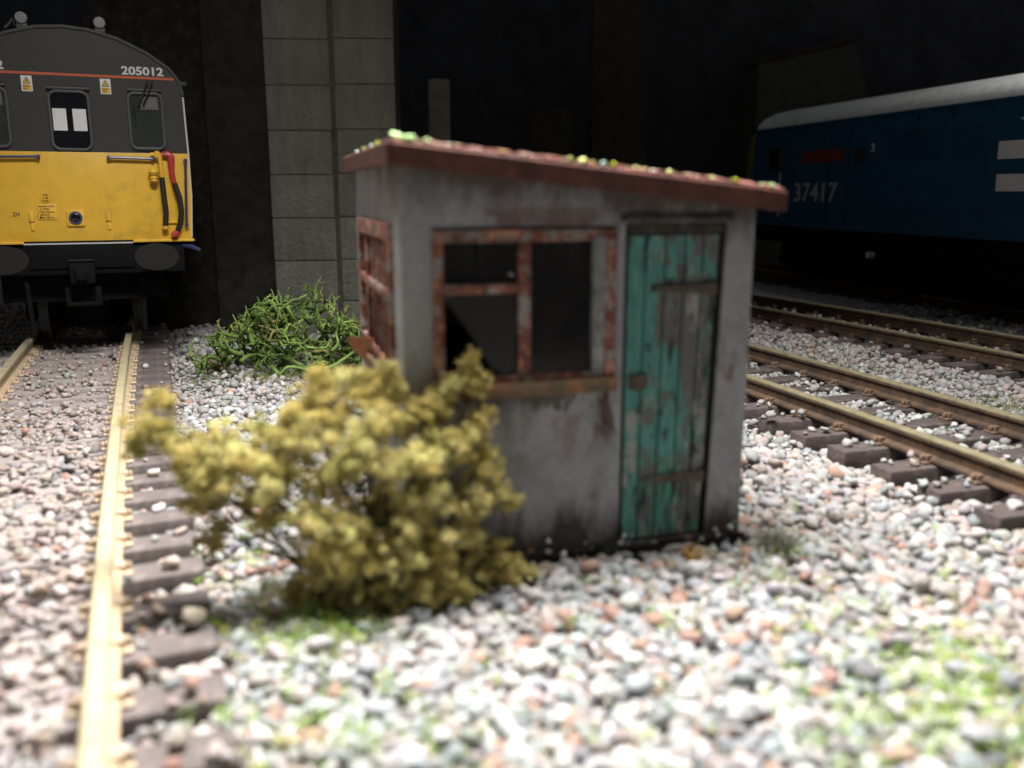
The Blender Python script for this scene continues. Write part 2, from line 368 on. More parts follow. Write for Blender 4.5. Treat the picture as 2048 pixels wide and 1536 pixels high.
def place_stones():
    P = []
    y = 1.9
    while y < 17.5:
        st = .050 if y < 5 else (.059 if y < 9 else .076)
        half = (y + .6) * .60 + 1.0
        xs = np.arange(-half, half, st)
        pts = np.c_[xs + rng.uniform(-.5, .5, len(xs)) * st, y + rng.uniform(-.5, .5, len(xs)) * st]
        P.append(pts); y += st * .92
    P = np.concatenate(P); x, y = P.T
    r = np.clip(rng.lognormal(math.log(.040), .36, len(x)), .014, .070)
    keep = np.ones(len(x), bool); z = hgt(x, y); kind = np.full(len(x), 0)
    hu = (x - HUT_C[0]) * HT[0] + (y - HUT_C[1]) * HT[1]; hv = (x - HUT_C[0]) * HN[0] + (y - HUT_C[1]) * HN[1]
    keep &= ~((hu > .02) & (hu < 2.06) & (hv > .0) & (hv < 2.1))
    far = rng.random(len(x))
    for L in (LT, TA, TB, TC):
        d, s = L.ds(x, y); sp = SP[L]; ph = np.abs((s / sp + .5) % 1 - .5) * sp
        onsl = (np.abs(d) < 1.14) & (ph < .125 + r * .3)
        rail = np.abs(np.abs(d) - .627)
        keep &= rail > .085 + r
        if L is LT:
            ins = np.abs(d) < 1.2; kind[ins] = 2
            kind[(d > .6) & (d < 1.3) & (rng.random(len(x)) < .45)] = 0
            left = d < -1.2; kind[left & (rng.random(len(x)) < .6)] = 2
            kind[(d > 1.25) & (y > 7.2)] = 1
            keep &= ~(onsl & (far > np.where(np.abs(d) < .55, .42, .06)))
            r = np.where(ins, r * .82, r)
            z = np.where(onsl, np.maximum(z, .0), z)
        else:
            keep &= ~(onsl & (far > (.12 if L is TA else .05)))
            z = np.where(onsl, 0, z)
            if L is TA: kind[(d > 1.1)] = 3; kind[(d > -2.6) & (d < -1.0) & (rng.random(len(x)) < .5)] = 3
    kind[(y > 11.5) & (kind == 0)] = 3
    k = keep
    return x[k], y[k], z[k], r[k], kind[k]
sx, sy_, sz, sr, sk = place_stones()
names = ['mix', 'grey', 'brown', 'purple']
scol = np.zeros((len(sx), 3))
for i, nm in enumerate(names):
    m = sk == i; w_ = np.array(PW[nm]); w_ /= w_.sum()
    scol[m] = PAL[rng.choice(len(PAL), m.sum(), p=w_)]
scol[sk == 2] *= np.array([1.10, 1.04, 1.03])
scol = scol * .76 + np.array([.50, .475, .49]) * .24
scol *= rng.uniform(.56, .79, len(sx))[:, None]; scol = np.clip(scol * (1 + rng.normal(size=scol.shape) * .03), 0, .9)
sz = sz + sr * rng.uniform(.1, .55, len(sr)) + (rng.random(len(sr)) < .12) * sr * .7
# the 300 that show largest: nearest and big, inside the picture
vis = (np.abs(sx) < (sy_ * .978 + .45) * .555) & (sy_ > 2.95)
score = np.where(vis, sr / sy_, 0); big = np.argsort(-score)[:300]
def rotations(k):
    a = rng.uniform(0, 2 * np.pi, k); tx = rng.normal(size=k) * .35; ty = rng.normal(size=k) * .35
    ca, sa = np.cos(a), np.sin(a); o = np.ones(k); z0 = np.zeros(k)
    Rz = np.stack([ca, -sa, z0, sa, ca, z0, z0, z0, o], -1).reshape(k, 3, 3)
    Rx = np.stack([o, z0, z0, z0, np.cos(tx), -np.sin(tx), z0, np.sin(tx), np.cos(tx)], -1).reshape(k, 3, 3)
    Ry = np.stack([np.cos(ty), z0, np.sin(ty), z0, o, z0, -np.sin(ty), z0, np.cos(ty)], -1).reshape(k, 3, 3)
    return Rx @ Ry @ Rz
def stone_verts(sel, base_shapes):
    k = len(sel); sh = np.stack(base_shapes)[rng.integers(0, len(base_shapes), k)]
    scl = np.c_[rng.uniform(.85, 1.45, k), rng.uniform(.75, 1.1, k), rng.uniform(.55, .95, k)] * sr[sel][:, None]
    V = np.einsum('nij,nvj->nvi', rotations(k), sh * scl[:, None, :])
    return V + np.c_[sx, sy_, sz][sel][:, None, :]
rest = np.setdiff1d(np.arange(len(sx)), big)
Vs, Fs, Cs, off = [], [], [], 0
for base, sel in ((I2, rest[sy_[rest] < 7.5]), (I1, rest[sy_[rest] >= 7.5])):
    V = stone_verts(sel, shapes(base, 14, .05)); nvp = len(base[0]); k = len(sel)
    F = (base[1][None] + (np.arange(k) * nvp)[:, None, None]).reshape(-1, 3) + off
    Vs.append(V.reshape(-1, 3)); Fs.append(F); Cs.append(np.repeat(scol[sel], nvp, 0)); off += k * nvp
ob = obj('ballast', np_mesh('ballast', np.concatenate(Vs), np.concatenate(Fs), np.concatenate(Cs), M['stone']), ground)
ob['kind'] = 'stuff'; ob['label'] = 'loose grey and brown model ballast chippings over the whole ground'
V = stone_verts(big, shapes(I2, 14, .045))
for j, i in enumerate(big):
    c = np.array([sx[i], sy_[i], sz[i]])
    obj('pebble', np_mesh('pebble', V[j] - c, I2[1], np.repeat(scol[i][None], len(I2[0]), 0), M['stone']), ground, tuple(c))

# ------------------------------------------------------------------ tracks
RP = [(-.075, .0), (.075, .0), (.075, .022), (.02, .045), (.018, .118), (.042, .135), (.044, .172), (.034, .184), (-.034, .184), (-.044, .172), (-.042, .135), (-.018, .118), (-.02, .045), (-.075, .022)]
def sleeper_mesh(mat, h):
    b = MB(); b.box(-1.14, 1.14, -.125, .125, -h, 0); return b.mesh('sleeper', mat, .018)
def chair_mesh(mat):
    b = MB(); b.box(-.13, .13, -.06, .06, 0, .024)
    b.box(.035, .095, -.04, .04, .02, .07); b.box(-.095, -.035, -.04, .04, .02, .07)
    for s in (-1, 1): b.lathe([(.02, .022), (.06, .022), (.07, .012)], 6, 'z', (s * .112, 0, 0))
    return b.mesh('rail_chair', mat, .008, 1)
def build_track(L, name, label, rail_m, sl_m, ch_m, group, chairs=True, h=.16):
    o = thing(name, label, 'railway track', (L.x(L.Y[0]), L.Y[0], 0), 0, group); ox, oy = L.x(L.Y[0]), L.Y[0]
    n = int(L.S[-1] / .35)
    for side in (-1, 1):
        b = MB(); vs = []; k = len(RP)
        for i in range(n + 1):
            x, y, hd = L.at(L.S[-1] * i / n); nx, ny = math.sin(hd), -math.cos(hd)
            for u, z in RP: vs.append((x + nx * (side * .627 + u) - ox, y + ny * (side * .627 + u) - oy, z + .016))
        fs = [(i * k + a, i * k + (a + 1) % k, (i + 1) * k + (a + 1) % k, (i + 1) * k + a) for i in range(n) for a in range(k)]
        b.add(vs, fs + [tuple(range(k)), tuple(n * k + a for a in range(k))]); b.build('rail', rail_m, o, angle=28)
    sm, cm = sleeper_mesh(sl_m, h), chair_mesh(ch_m); sp = SP[L]
    for i in range(1, int(L.S[-1] / sp)):
        x, y, hd = L.at(i * sp)
        s = obj('sleeper', sm, o, (x - ox, y - oy, random.uniform(-.008, .004)), hd - math.pi / 2 + random.uniform(-.012, .012))
        if chairs:
            for e in (-1, 1): obj('rail_chair', cm, s, (e * .627, 0, 0))
    return o
GT = 'model railway tracks on the ballast'
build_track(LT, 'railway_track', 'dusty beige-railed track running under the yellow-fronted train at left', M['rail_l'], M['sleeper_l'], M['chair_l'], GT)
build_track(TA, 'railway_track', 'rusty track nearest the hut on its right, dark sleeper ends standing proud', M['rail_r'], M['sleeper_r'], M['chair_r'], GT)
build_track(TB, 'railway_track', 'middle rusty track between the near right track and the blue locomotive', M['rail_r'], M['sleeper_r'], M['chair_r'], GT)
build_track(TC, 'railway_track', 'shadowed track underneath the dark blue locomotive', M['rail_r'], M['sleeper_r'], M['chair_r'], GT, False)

# ------------------------------------------------------------------ the hut
hut = thing('lineside_hut', 'weathered grey lineside hut with sloping red roof and peeling teal door', 'hut', (HUT_C[0], HUT_C[1], 0), HUT_A)
W, D = 2.08, 2.15
def ztop(x): return 2.31 - .108 * x
def grid_wall(name, xs, zs, holes, t, top, mat, parent, tw=None, sub=None):
    """wall in x-z, front at y=0; open cells listed in holes; top edge follows top(x)"""
    b = MB(); nx, nz = len(xs), len(zs) + 1
    def pt(i, j, y):
        x = xs[i]; z = top(x) if j == nz - 1 else zs[j]
        if tw: x, z = tw(x, z)
        return (x, y, z)
    vs = [pt(i, j, 0) for j in range(nz) for i in range(nx)] + [pt(i, j, t) for j in range(nz) for i in range(nx)]
    K = nx * nz; fs = []
    solid = lambda i, j: 0 <= i < nx - 1 and 0 <= j < nz - 1 and (i, j) not in holes
    for j in range(nz - 1):
        for i in range(nx - 1):
            if not solid(i, j): continue
            a, b_, c_, d_ = j * nx + i, j * nx + i + 1, (j + 1) * nx + i + 1, (j + 1) * nx + i
            fs += [(a, b_, c_, d_), (a + K, d_ + K, c_ + K, b_ + K)]
            if not solid(i - 1, j): fs.append((a, d_, d_ + K, a + K))
            if not solid(i + 1, j): fs.append((b_, b_ + K, c_ + K, c_))
            if not solid(i, j - 1): fs.append((a, a + K, b_ + K, b_))
            if not solid(i, j + 1): fs.append((d_, c_, c_ + K, d_ + K))
    b.add(vs, fs); return b.build(name, mat, parent, .008, 1)
def taper(x, z):
    if abs(x - 1.90) < .001: return (1.90 - .055 * (1.98 - z) / 1.9 if z < 2.0 else x), z
    return x, z
front = grid_wall('front_wall', [0, .175, 1.205, 1.27, 1.90, W], [-.06, .08, 1.07, 1.965, 1.985],
                  {(1, 2), (3, 1), (3, 2), (3, 3)}, .09, ztop, M['hutwall'], hut, taper)
lw = grid_wall('side_wall', [-D + .06, -1.88, -.30, -.09], [-.06, 1.12, 1.96], {(1, 1)}, .08, lambda x: ztop(0), M['hutwall'], hut)
lw.rotation_euler = (0, 0, R(-90)); lw.location = (0, 0, 0)
b = MB(); b.prism([(.092, -.06), (D - .06, -.06), (D - .06, ztop(W) - .002), (.092, ztop(W) - .002)], -.08, 0); o = b.build('side_wall', M['hutwall'], hut, .008, 1); o.rotation_euler = (0, 0, R(90)); o.location = (W - .08, 0, 0)
b = MB(); b.prism([(0, -.06), (W, -.06), (W, ztop(W)), (0, ztop(0))], D - .057, D + .02); b.build('back_wall', M['hutwall'], hut, .008, 1)
b = MB().box(.09, W - .09, .095, D - .07, -.04, -.01); b.build('floor', M['interior'], hut)
# plinth: low dark footing, uneven
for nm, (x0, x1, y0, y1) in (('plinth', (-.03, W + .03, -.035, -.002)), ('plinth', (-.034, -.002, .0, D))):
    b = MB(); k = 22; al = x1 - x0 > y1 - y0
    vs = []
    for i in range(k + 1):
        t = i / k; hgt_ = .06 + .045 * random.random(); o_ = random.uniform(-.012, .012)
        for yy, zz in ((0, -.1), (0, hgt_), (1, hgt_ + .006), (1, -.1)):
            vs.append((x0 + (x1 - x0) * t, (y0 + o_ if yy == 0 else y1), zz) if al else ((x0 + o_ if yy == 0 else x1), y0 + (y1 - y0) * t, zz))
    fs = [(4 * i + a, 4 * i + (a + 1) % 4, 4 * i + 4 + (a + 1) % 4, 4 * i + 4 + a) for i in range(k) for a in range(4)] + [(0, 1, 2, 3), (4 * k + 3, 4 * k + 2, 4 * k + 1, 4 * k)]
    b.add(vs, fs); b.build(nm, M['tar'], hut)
# roof: warped slab with worn front and left boards
def roof_slab():
    b = MB(); xs = np.linspace(-.05, W + .12, 26); ys = np.linspace(-.10, D + .14, 12); t = .10
    r2 = np.random.default_rng(3); vs = []
    for lay in (0, 1):
        for y in ys:
            for x in xs:
                z = ztop(x) + .004 + (t if lay else 0) + (r2.normal() * .004 if lay else 0)
                vs.append((x, y, z))
    nx, ny = len(xs), len(ys); K = nx * ny; fs = []
    for j in range(ny - 1):
        for i in range(nx - 1):
            a = j * nx + i; fs += [(a, a + nx, a + nx + 1, a + 1), (a + K, a + 1 + K, a + nx + 1 + K, a + nx + K)]
    for i in range(nx - 1): fs += [(i, i + 1, i + 1 + K, i + K), ((ny - 1) * nx + i, (ny - 1) * nx + i + K, (ny - 1) * nx + i + 1 + K, (ny - 1) * nx + i + 1)]
    for j in range(ny - 1): fs += [(j * nx, j * nx + K, (j + 1) * nx + K, (j + 1) * nx), (j * nx + nx - 1, (j + 1) * nx + nx - 1, (j + 1) * nx + nx - 1 + K, j * nx + nx - 1 + K)]
    b.add(vs, fs); return b
roof = roof_slab().build('roof', M['roof'], hut, .016, 2, 50)
b = MB(); b.prism([(-.052, ztop(-.052) - .03), (W + .122, ztop(W + .122) - .03), (W + .122, ztop(W + .122) + .085), (-.052, ztop(-.052) + .085)], -.125, -.102)
b.build('fascia_board', M['roof'], roof, .007, 1)
b = MB(); b.box(-.076, -.053, -.125, D + .14, ztop(-.09) - .03, ztop(-.09) + .085); b.build('fascia_board', M['roof'], roof, .007, 1)
# moss and grit on the roof
mosscol = [(.62, .85, .42), (.55, .62, .10), (.70, .74, .30), (.60, .78, .70), (.62, .68, .06), (.5, .6, .3)]
for (x, r, ci, yy) in [(-.02, .032, 0, -.07), (.03, .022, 0, -.10), (.06, .026, 0, -.11), (.14, .020, 5, -.10), (-.04, .014, 1, .5), (-.04, .012, 3, .8), (-.04, .012, 2, 1.2), (-.04, .011, 3, 1.6),
                   (.93, .018, 2, -.11), (1.01, .026, 2, -.10), (1.07, .014, 1, -.09), (1.13, .018, 3, -.11), (1.185, .019, 4, -.11), (1.32, .014, 2, -.10), (1.38, .012, 2, -.11),
                   (1.52, .016, 2, -.12), (1.78, .014, 2, -.12), (1.94, .019, 4, -.11), (2.17, .016, 0, -.12), (2.12, .012, 0, -.11), (1.62, .010, 5, -.11), (.3, .010, 5, -.11), (.55, .010, 2, -.11)]:
    x = x * .97; yy = yy + .02 if yy < 0 else yy
    v = shapes(I2, 1, .12)[0] * np.array([r * 1.15, r, r * .7]); cc = np.array(mosscol[ci])
    obj('moss_clump', np_mesh('moss_clump', v, I2[1], np.repeat(cc[None], len(v), 0), M['flock']), roof, (x, yy, ztop(x) + .104 + r * .45))
for i in range(180):
    x = random.uniform(-.04, W + .11); r = random.uniform(.005, .011)
    if i == 0: gritV, gritF, gritC = [], [], []
    v = I1[0] * r + np.array([x, random.uniform(-.095, -.03), ztop(x) + .106]); gritF.append(I1[1] + 12 * i); gritV.append(v)
    gritC.append(np.repeat(np.array([random.choice([(.45, .17, .12), (.6, .55, .48), (.40, .13, .09), (.5, .2, .14)])]), 12, 0))
o = obj('roof_grit', np_mesh('roof_grit', np.concatenate(gritV), np.concatenate(gritF), np.concatenate(gritC), M['stone']), roof); o['kind'] = 'stuff'
# front window
win = MB().ring([(.165, 1.065), (1.215, 1.065), (1.215, 1.955), (.165, 1.955)], [(.225, 1.15), (1.10, 1.15), (1.10, 1.89), (.225, 1.89)], -.022, .05).build('window_frame', M['frame'], hut, .008, 2)
win['label'] = 'rusty red front window frame with peeling paint'
M['greywood'] = simple('grey_wood', (.26, .27, .27), .8, .4, 12, .2, .4, dust=(.12, .07, .05))
MB().box(1.072, 1.14, -.030, .045, 1.125, 1.915).build('inner_stile', M['greywood'], win, .006)
MB().box(.64, .712, -.016, .045, 1.152, 1.888).build('mullion', M['frame'], win, .008)
MB().box(.227, .638, -.012, .04, 1.61, 1.665).build('transom', M['frame'], win, .008)
MB().prism([(.226, 1.667), (.639, 1.667), (.639, 1.889), (.226, 1.889)], .018, .024).build('pane', M['hutglass'], win)
MB().prism([(.714, 1.152), (1.071, 1.152), (1.071, 1.889), (.714, 1.889)], .018, .024).build('pane', M['hutglass'], win)
o = MB().prism([(.53, 1.152), (.639, 1.152), (.639, 1.608), (.226, 1.608), (.24, 1.57), (.30, 1.50), (.36, 1.41), (.43, 1.30), (.48, 1.22)], .018, .024).build('pane', M['shard'], win); o['label'] = 'broken pane with a jagged corner missing'
MB().box(.15, 1.218, -.075, .05, 1.04, 1.118).build('window_sill', M['sill'], hut, .014)
v = shapes(I1, 1, .1)[0] * .017; obj('paint_fleck', np_mesh('paint_fleck', v, I1[1], np.repeat(np.array([[.6, .62, .6]]), 12, 0), M['stone']), win, (.605, .005, 1.715))
# side window
def side(bm, name, mat, parent, bevel=.006):
    o = bm.build(name, mat, parent, bevel); o.rotation_euler = (0, 0, R(-90)); return o
sw = side(MB().ring([(-1.90, 1.10), (-.28, 1.10), (-.28, 1.98), (-1.90, 1.98)], [(-1.82, 1.17), (-.38, 1.17), (-.38, 1.88), (-1.82, 1.88)], -.028, .045), 'side_window_frame', M['frame'], hut)
for x in (-.62, -.86, -1.1, -1.46): MB().box(x - .03, x + .03, -.02, .04, 1.172, 1.878).build('glazing_bar', M['frame'], sw, .006)
MB().box(-1.818, -.382, -.026, .036, 1.54, 1.60).build('transom', M['frame'], sw, .006)
MB().prism([(-1.82, 1.17), (-.38, 1.17), (-.38, 1.88), (-1.82, 1.88)], .050, .055).build('pane', M['hutglass'], sw)
# loose rusty sheet hanging off the side sill
A_, B_, C_ = Vector((-.15, 1.55, 1.17)), Vector((-.036, .95, 1.24)), Vector((-.036, 1.42, .95))
b = MB(); vs = []; K_ = 7; ids = {}
for i in range(K_ + 1):
    for j in range(K_ + 1 - i):
        p = A_ + (B_ - A_) * (i / K_) + (C_ - A_) * (j / K_); ids[i, j] = len(vs)
        vs.append((p.x - .02 * math.sin(i * 1.1 + j * .7), p.y + random.uniform(-.02, .02), p.z + random.uniform(-.012, .012)))
fs = []
for i in range(K_):
    for j in range(K_ - i):
        fs.append((ids[i, j], ids[i + 1, j], ids[i, j + 1]))
        if j < K_ - i - 1: fs.append((ids[i + 1, j], ids[i + 1, j + 1], ids[i, j + 1]))
k = len(vs); rimv = [ids[i, 0] for i in range(K_ + 1)] + [ids[K_ - j, j] for j in range(1, K_ + 1)] + [ids[0, K_ - j] for j in range(1, K_)]
fs2 = [tuple(k + q for q in reversed(f)) for f in fs] + [(rimv[m], rimv[(m + 1) % len(rimv)], k + rimv[(m + 1) % len(rimv)], k + rimv[m]) for m in range(len(rimv))]
b.add(vs + [(x + .012, y, z - .006) for x, y, z in vs], fs + fs2)
M['rustsheet'] = simple('rust_sheet', (.36, .13, .06), .8, .35, 9, .2, .4, dust=(.16, .14, .07))
o = b.build('loose_sheet', M['rustsheet'], hut); o['label'] = 'bent rusty orange sheet hanging at the side window'
side(MB().box(-1.93, -.26, -.06, -.002, 1.05, 1.10), 'side_sill', M['sill'], hut)
# door
door = obj('door', None, hut, (0, 0, 0)); door.empty_display_size = .1; door['label'] = 'peeling teal plank door with rusty strap hinges'
xe = [1.292, 1.405, 1.53, 1.652, 1.77, 1.878]
for i in range(5):
    x0, x1 = xe[i] + .005, xe[i + 1] - .005; sh = .055 * (1.978 - .09) / 1.9
    k0, k1 = (xe[i] - 1.292) / .586, (xe[i + 1] - 1.292) / .586
    dy = random.uniform(0, .012) if i else 0
    MB().prism([(x0 - sh * k0, .09), (x1 - sh * k1, .09), (x1, 1.915), (x0, 1.915)], .022 + dy, .06).build('plank', M['door_teal'] if i in (0,) else M['door_worn'], door, .006, 1)
M['strap'] = simple('rust_strap', (.11, .09, .075), .9, .5, 14, .2, .7, dust=(.16, .17, .16))
for z, x0 in ((1.585, 1.43), (.44, 1.40)):
    sh = .055 * (1.978 - z) / 1.9
    MB().prism([(x0, z + .01), (1.87 - sh, z - .02), (1.87 - sh, z + .055), (x0 + .02, z + .04)], .006, .02).build('strap_hinge', M['strap'], door, .004, 1)
MB().prism(rrect(1.315, 1.43, 1.02, 1.11, .02, 2), .0, .02).build('lock_box', M['strap'], door, .006)
MB().box(1.272, 1.288, .012, .085, .082, 1.98).build('door_frame', M['tar'], hut)
MB().prism([(1.826, .082), (1.842, .082), (1.897, 1.98), (1.88, 1.98)], .012, .085).build('door_frame', M['tar'], hut)
MB().box(1.289, 1.878, .004, .085, 1.922, 1.983).build('lintel', M['dark_wood'], hut, .008)
MB().prism(rrect(1.24, 1.93, 1.99, 2.03, .01, 2), -.018, .01).build('drip_board', M['dark_wood'], hut, .005)

cV, cF, cC = [], [], []
for i in range(26):
    x = random.uniform(.5, W); r = random.uniform(.010, .026); v = shapes(I1, 1, .08)[0] * r + np.array([x, -.03 - r * .4, random.uniform(.03, .16)])
    cV.append(v); cF.append(I1[1] + 12 * i); cC.append(np.repeat(np.array([random.choice([(.5, .5, .5), (.62, .6, .58), (.4, .2, .13), (.3, .3, .3), (.12, .22, .06)])]), 12, 0))
o = obj('splashed_chippings', np_mesh('splashed_chippings', np.concatenate(cV), np.concatenate(cF), np.concatenate(cC), M['stone']), hut); o['kind'] = 'stuff'

# ------------------------------------------------------------------ foam-leaved shrub
LOBES = [(-1.906, 4.6, 0.953, 0.127), (-1.849, 4.65, 1.076, 0.072), (-1.994, 4.6, 0.844, 0.082), (-1.794, 4.6, 0.871, 0.092), (-1.652, 4.6, 0.816, 0.122), (-1.516, 4.6, 0.871, 0.107), (-1.548, 4.5, 0.71, 0.13), (-1.43, 4.55, 0.749, 0.146), (-1.328, 4.6, 0.926, 0.092), (-1.202, 4.5, 0.845, 0.145), (-1.113, 4.6, 1.007, 0.127), (-1.184, 4.4, 0.715, 0.127), (-0.992, 4.5, 0.899, 0.145), (-1.012, 4.65, 1.157, 0.103), (-0.889, 4.7, 1.174, 0.094), (-0.93, 4.6, 1.007, 0.133), (-0.777, 4.65, 1.103, 0.129), (-0.677, 4.7, 1.147, 0.12), (-0.732, 4.5, 0.952, 0.145), (-0.823, 4.4, 0.821, 0.127), (-0.59, 4.6, 0.953, 0.107), (-0.462, 4.65, 0.995, 0.108), (-0.385, 4.7, 1.065, 0.094), (-0.318, 4.72, 1.156, 0.078), (-0.246, 4.74, 1.242, 0.063), (-0.209, 4.75, 1.295, 0.042), (-0.193, 4.74, 1.138, 0.079), (-0.173, 4.72, 0.949, 0.094), (-0.248, 4.6, 0.871, 0.117), (-0.377, 4.55, 0.831, 0.116), (-0.473, 4.45, 0.78, 0.128), (-0.62, 4.4, 0.795, 0.112), (-0.159, 4.68, 0.737, 0.104), (-0.093, 4.72, 0.553, 0.094), (-0.006, 4.74, 0.483, 0.063), (-0.225, 4.6, 0.566, 0.117), (-0.378, 4.5, 0.573, 0.13), (-0.525, 4.4, 0.527, 0.122), (-1.247, 4.4, 0.5, 0.098), (-0.841, 4.3, 0.537, 0.119), (-1.028, 4.35, 0.545, 0.111), (-1.612, 4.5, 0.545, 0.11), (-1.659, 4.55, 0.666, 0.101), (-1.542, 4.5, 0.406, 0.065), (-0.974, 4.3, 0.376, 0.124), (-0.771, 4.3, 0.376, 0.133), (-0.575, 4.35, 0.329, 0.14), (-0.404, 4.45, 0.342, 0.138), (-0.254, 4.6, 0.368, 0.117), (-0.837, 4.35, 0.191, 0.125), (-0.639, 4.4, 0.14, 0.141), (-0.455, 4.4, 0.14, 0.127), (-1.003, 4.4, 0.196, 0.098), (-0.331, 4.5, 0.18, 0.115), (-0.094, 4.7, 0.182, 0.109), (-0.011, 4.68, 0.102, 0.093), (0.106, 4.7, 0.078, 0.047), (-0.149, 4.65, 0.085, 0.093), (-1.03, 4.75, 0.601, 0.132), (-0.724, 4.7, 0.474, 0.13), (-0.484, 4.8, 0.585, 0.133), (-0.896, 4.7, 0.27, 0.13), (-1.288, 4.8, 0.643, 0.106), (-0.565, 4.7, 0.211, 0.156), (-1.124, 4.45, 0.075, 0.099), (-0.904, 4.4, 0.042, 0.107), (-0.698, 4.42, 0.012, 0.113), (-0.463, 4.45, 0.018, 0.109), (-0.279, 4.5, 0.051, 0.1), (-0.067, 4.7, 0.018, 0.089), (-1.618, 4.55, 0.316, 0.076), (-1.435, 4.7, 0.503, 0.094), (-1.73, 4.65, 0.718, 0.093)]
def leaf_cloud(centers, radii, cols, per, size, seed, tets=True):
    r = np.random.default_rng(seed); V, F, C = [], [], []; off = 0
    for c, rad, col in zip(centers, radii, cols):
        k = int(per * (rad / .1) ** 2.0); k = max(k, 30)
        d = r.normal(size=(k, 3)) * r.uniform(.7, 1.35, 3)
        p = np.array(c) + d * rad * .52
        tri = r.normal(size=(k, 3, 3)); tri /= np.linalg.norm(tri, axis=2)[:, :, None]
        tri *= (size * r.uniform(.5, 1.4, k))[:, None, None]
        V.append((p[:, None, :] + tri).reshape(-1, 3)); F.append(np.arange(k * 3).reshape(-1, 3) + off); off += k * 3
        cc = np.array(col) * r.uniform(.75, 1.2, (k, 1)) * (1 + r.normal(size=(k, 3)) * .05)
        C.append(np.repeat(np.clip(cc, 0, .95), 3, 0))
    return np.concatenate(V), np.concatenate(F), np.concatenate(C)
BUSH = (-.74, 4.45, -.03)
bush = thing('shrub', 'mustard yellow foam-leaved shrub sprawling against the hut corner', 'shrub', BUSH)
BC = [(.72, .60, .24), (.78, .67, .31), (.66, .53, .19), (.60, .54, .21), (.84, .75, .36), (.68, .57, .23)]
r3 = np.random.default_rng(11); cs, rs, cl = [], [], []
for (x, y, z, rr) in LOBES:
    base = np.array(BC[r3.integers(len(BC))]) * (.90, .94, .9)
    cs.append(np.array((x, y, z)) - BUSH); rs.append(rr * .45); cl.append(np.array(base) * .8)
    for j in range(44):
        d = r3.normal(size=3); d /= np.linalg.norm(d); q_ = np.array((x, y, z)) + d * rr * r3.uniform(.35, 1.12) * np.array([1, 1.1, 1])
        if q_[2] < .02: q_[2] = .02 + r3.random() * .05
        cs.append(q_ - BUSH); rs.append(rr * r3.uniform(.09, .27)); cl.append(np.array(base) * r3.uniform(.8, 1.15) if r3.random() < .75 else BC[r3.integers(len(BC))])
V, F, C = leaf_cloud(cs, rs, cl, 3400, .0075, 5)
obj('foliage', np_mesh('foliage', V, F, C, M['foam'], False), bush)
b = MB()
for (x, y, z, rr) in LOBES:
    p0 = Vector((r3.normal() * .12, r3.normal() * .08, 0)); p3 = Vector((x, y, z)) - Vector(BUSH)
    p1 = p0.lerp(p3, .35) + Vector((0, 0, .12)); p2 = p0.lerp(p3, .7) + Vector((r3.normal() * .04, r3.normal() * .04, .05))
    pts = []
    for i in range(7):
        t = i / 6; pts.append(p0 * (1 - t) ** 3 + p1 * 3 * t * (1 - t) ** 2 + p2 * 3 * t * t * (1 - t) + p3 * t ** 3)
    b.tube(pts, [.013 * (1 - .75 * i / 6) for i in range(7)], 5)
b.build('stems', M['twig'], bush)

# ------------------------------------------------------------------ green lichen bush: forked fleshy branches
FB = .22
lich = thing('lichen_bush', 'tangled green lichen bush with forked branches at the foot of the stone pier', 'bush', (-2.75, 11.0, -.03))
def branch(bV, bF, bC, p, d, ln, rad, depth, r, col, zmin=.0):
    seg = 5; pts = [np.array(p)]; d = np.array(d) / np.linalg.norm(d)
    bend = r.normal(size=3) * .22
    for i in range(seg):
        d = d + bend * .5 + r.normal(size=3) * .12; d /= np.linalg.norm(d)
        q_ = pts[-1] + d * ln / seg; q_[2] = max(q_[2], zmin); pts.append(q_)
    tips = depth == 0
    rads = [rad * (1 - .35 * i / seg) for i in range(seg + 1)]
    if tips: rads[-1] = rad * .35
    m = MB(); m.tube(pts, rads, 6); o_ = sum(len(x) for x in bV); vv = np.array(m.v); bV.append(vv)
    for f in m.f:
        for i in range(1, len(f) - 1): bF.append((f[0] + o_, f[i] + o_, f[i + 1] + o_))
    bC.append(np.repeat((np.array(col) * r.uniform(.8, 1.2))[None], len(vv), 0))
    if depth:
        for j in range(2 if r.random() < .75 else 3):
            nd = d + r.normal(size=3) * .75; nd[2] += .15
            branch(bV, bF, bC, pts[-1], nd, ln * r.uniform(.6, .85), rads[-1] * .85, depth - 1, r, col, zmin)
    if depth and r.random() < .6:
        nd = d + r.normal(size=3) * .9; branch(bV, bF, bC, pts[3], nd, ln * .55, rads[3] * .75, 0, r, col, zmin)
r4 = np.random.default_rng(21); bV, bF, bC = [], [], []
for i in range(185):
    u = r4.uniform(-.88, 1.3); v_ = r4.uniform(-.45, .7)
    top = .78 * max(.12, 1 - (abs(u - .15) / 1.35) ** 1.8) 
    p = (u * .95, v_, r4.uniform(0, top))
    dd = (u * .5 + r4.normal() * .5, -.35 + r4.normal() * .5, .55 + r4.normal() * .45)
    g_ = r4.choice(3, p=[.5, .35, .15]); col = [(.10, .16, .035), (.16, .24, .055), (.17, .16, .06)][g_]
    branch(bV, bF, bC, p, dd, r4.uniform(.13, .25), r4.uniform(.025, .037), 2, r4, col)
obj('branches', np_mesh('branches', np.concatenate(bV), np.array(bF), np.concatenate(bC), M['lichen']), lich)
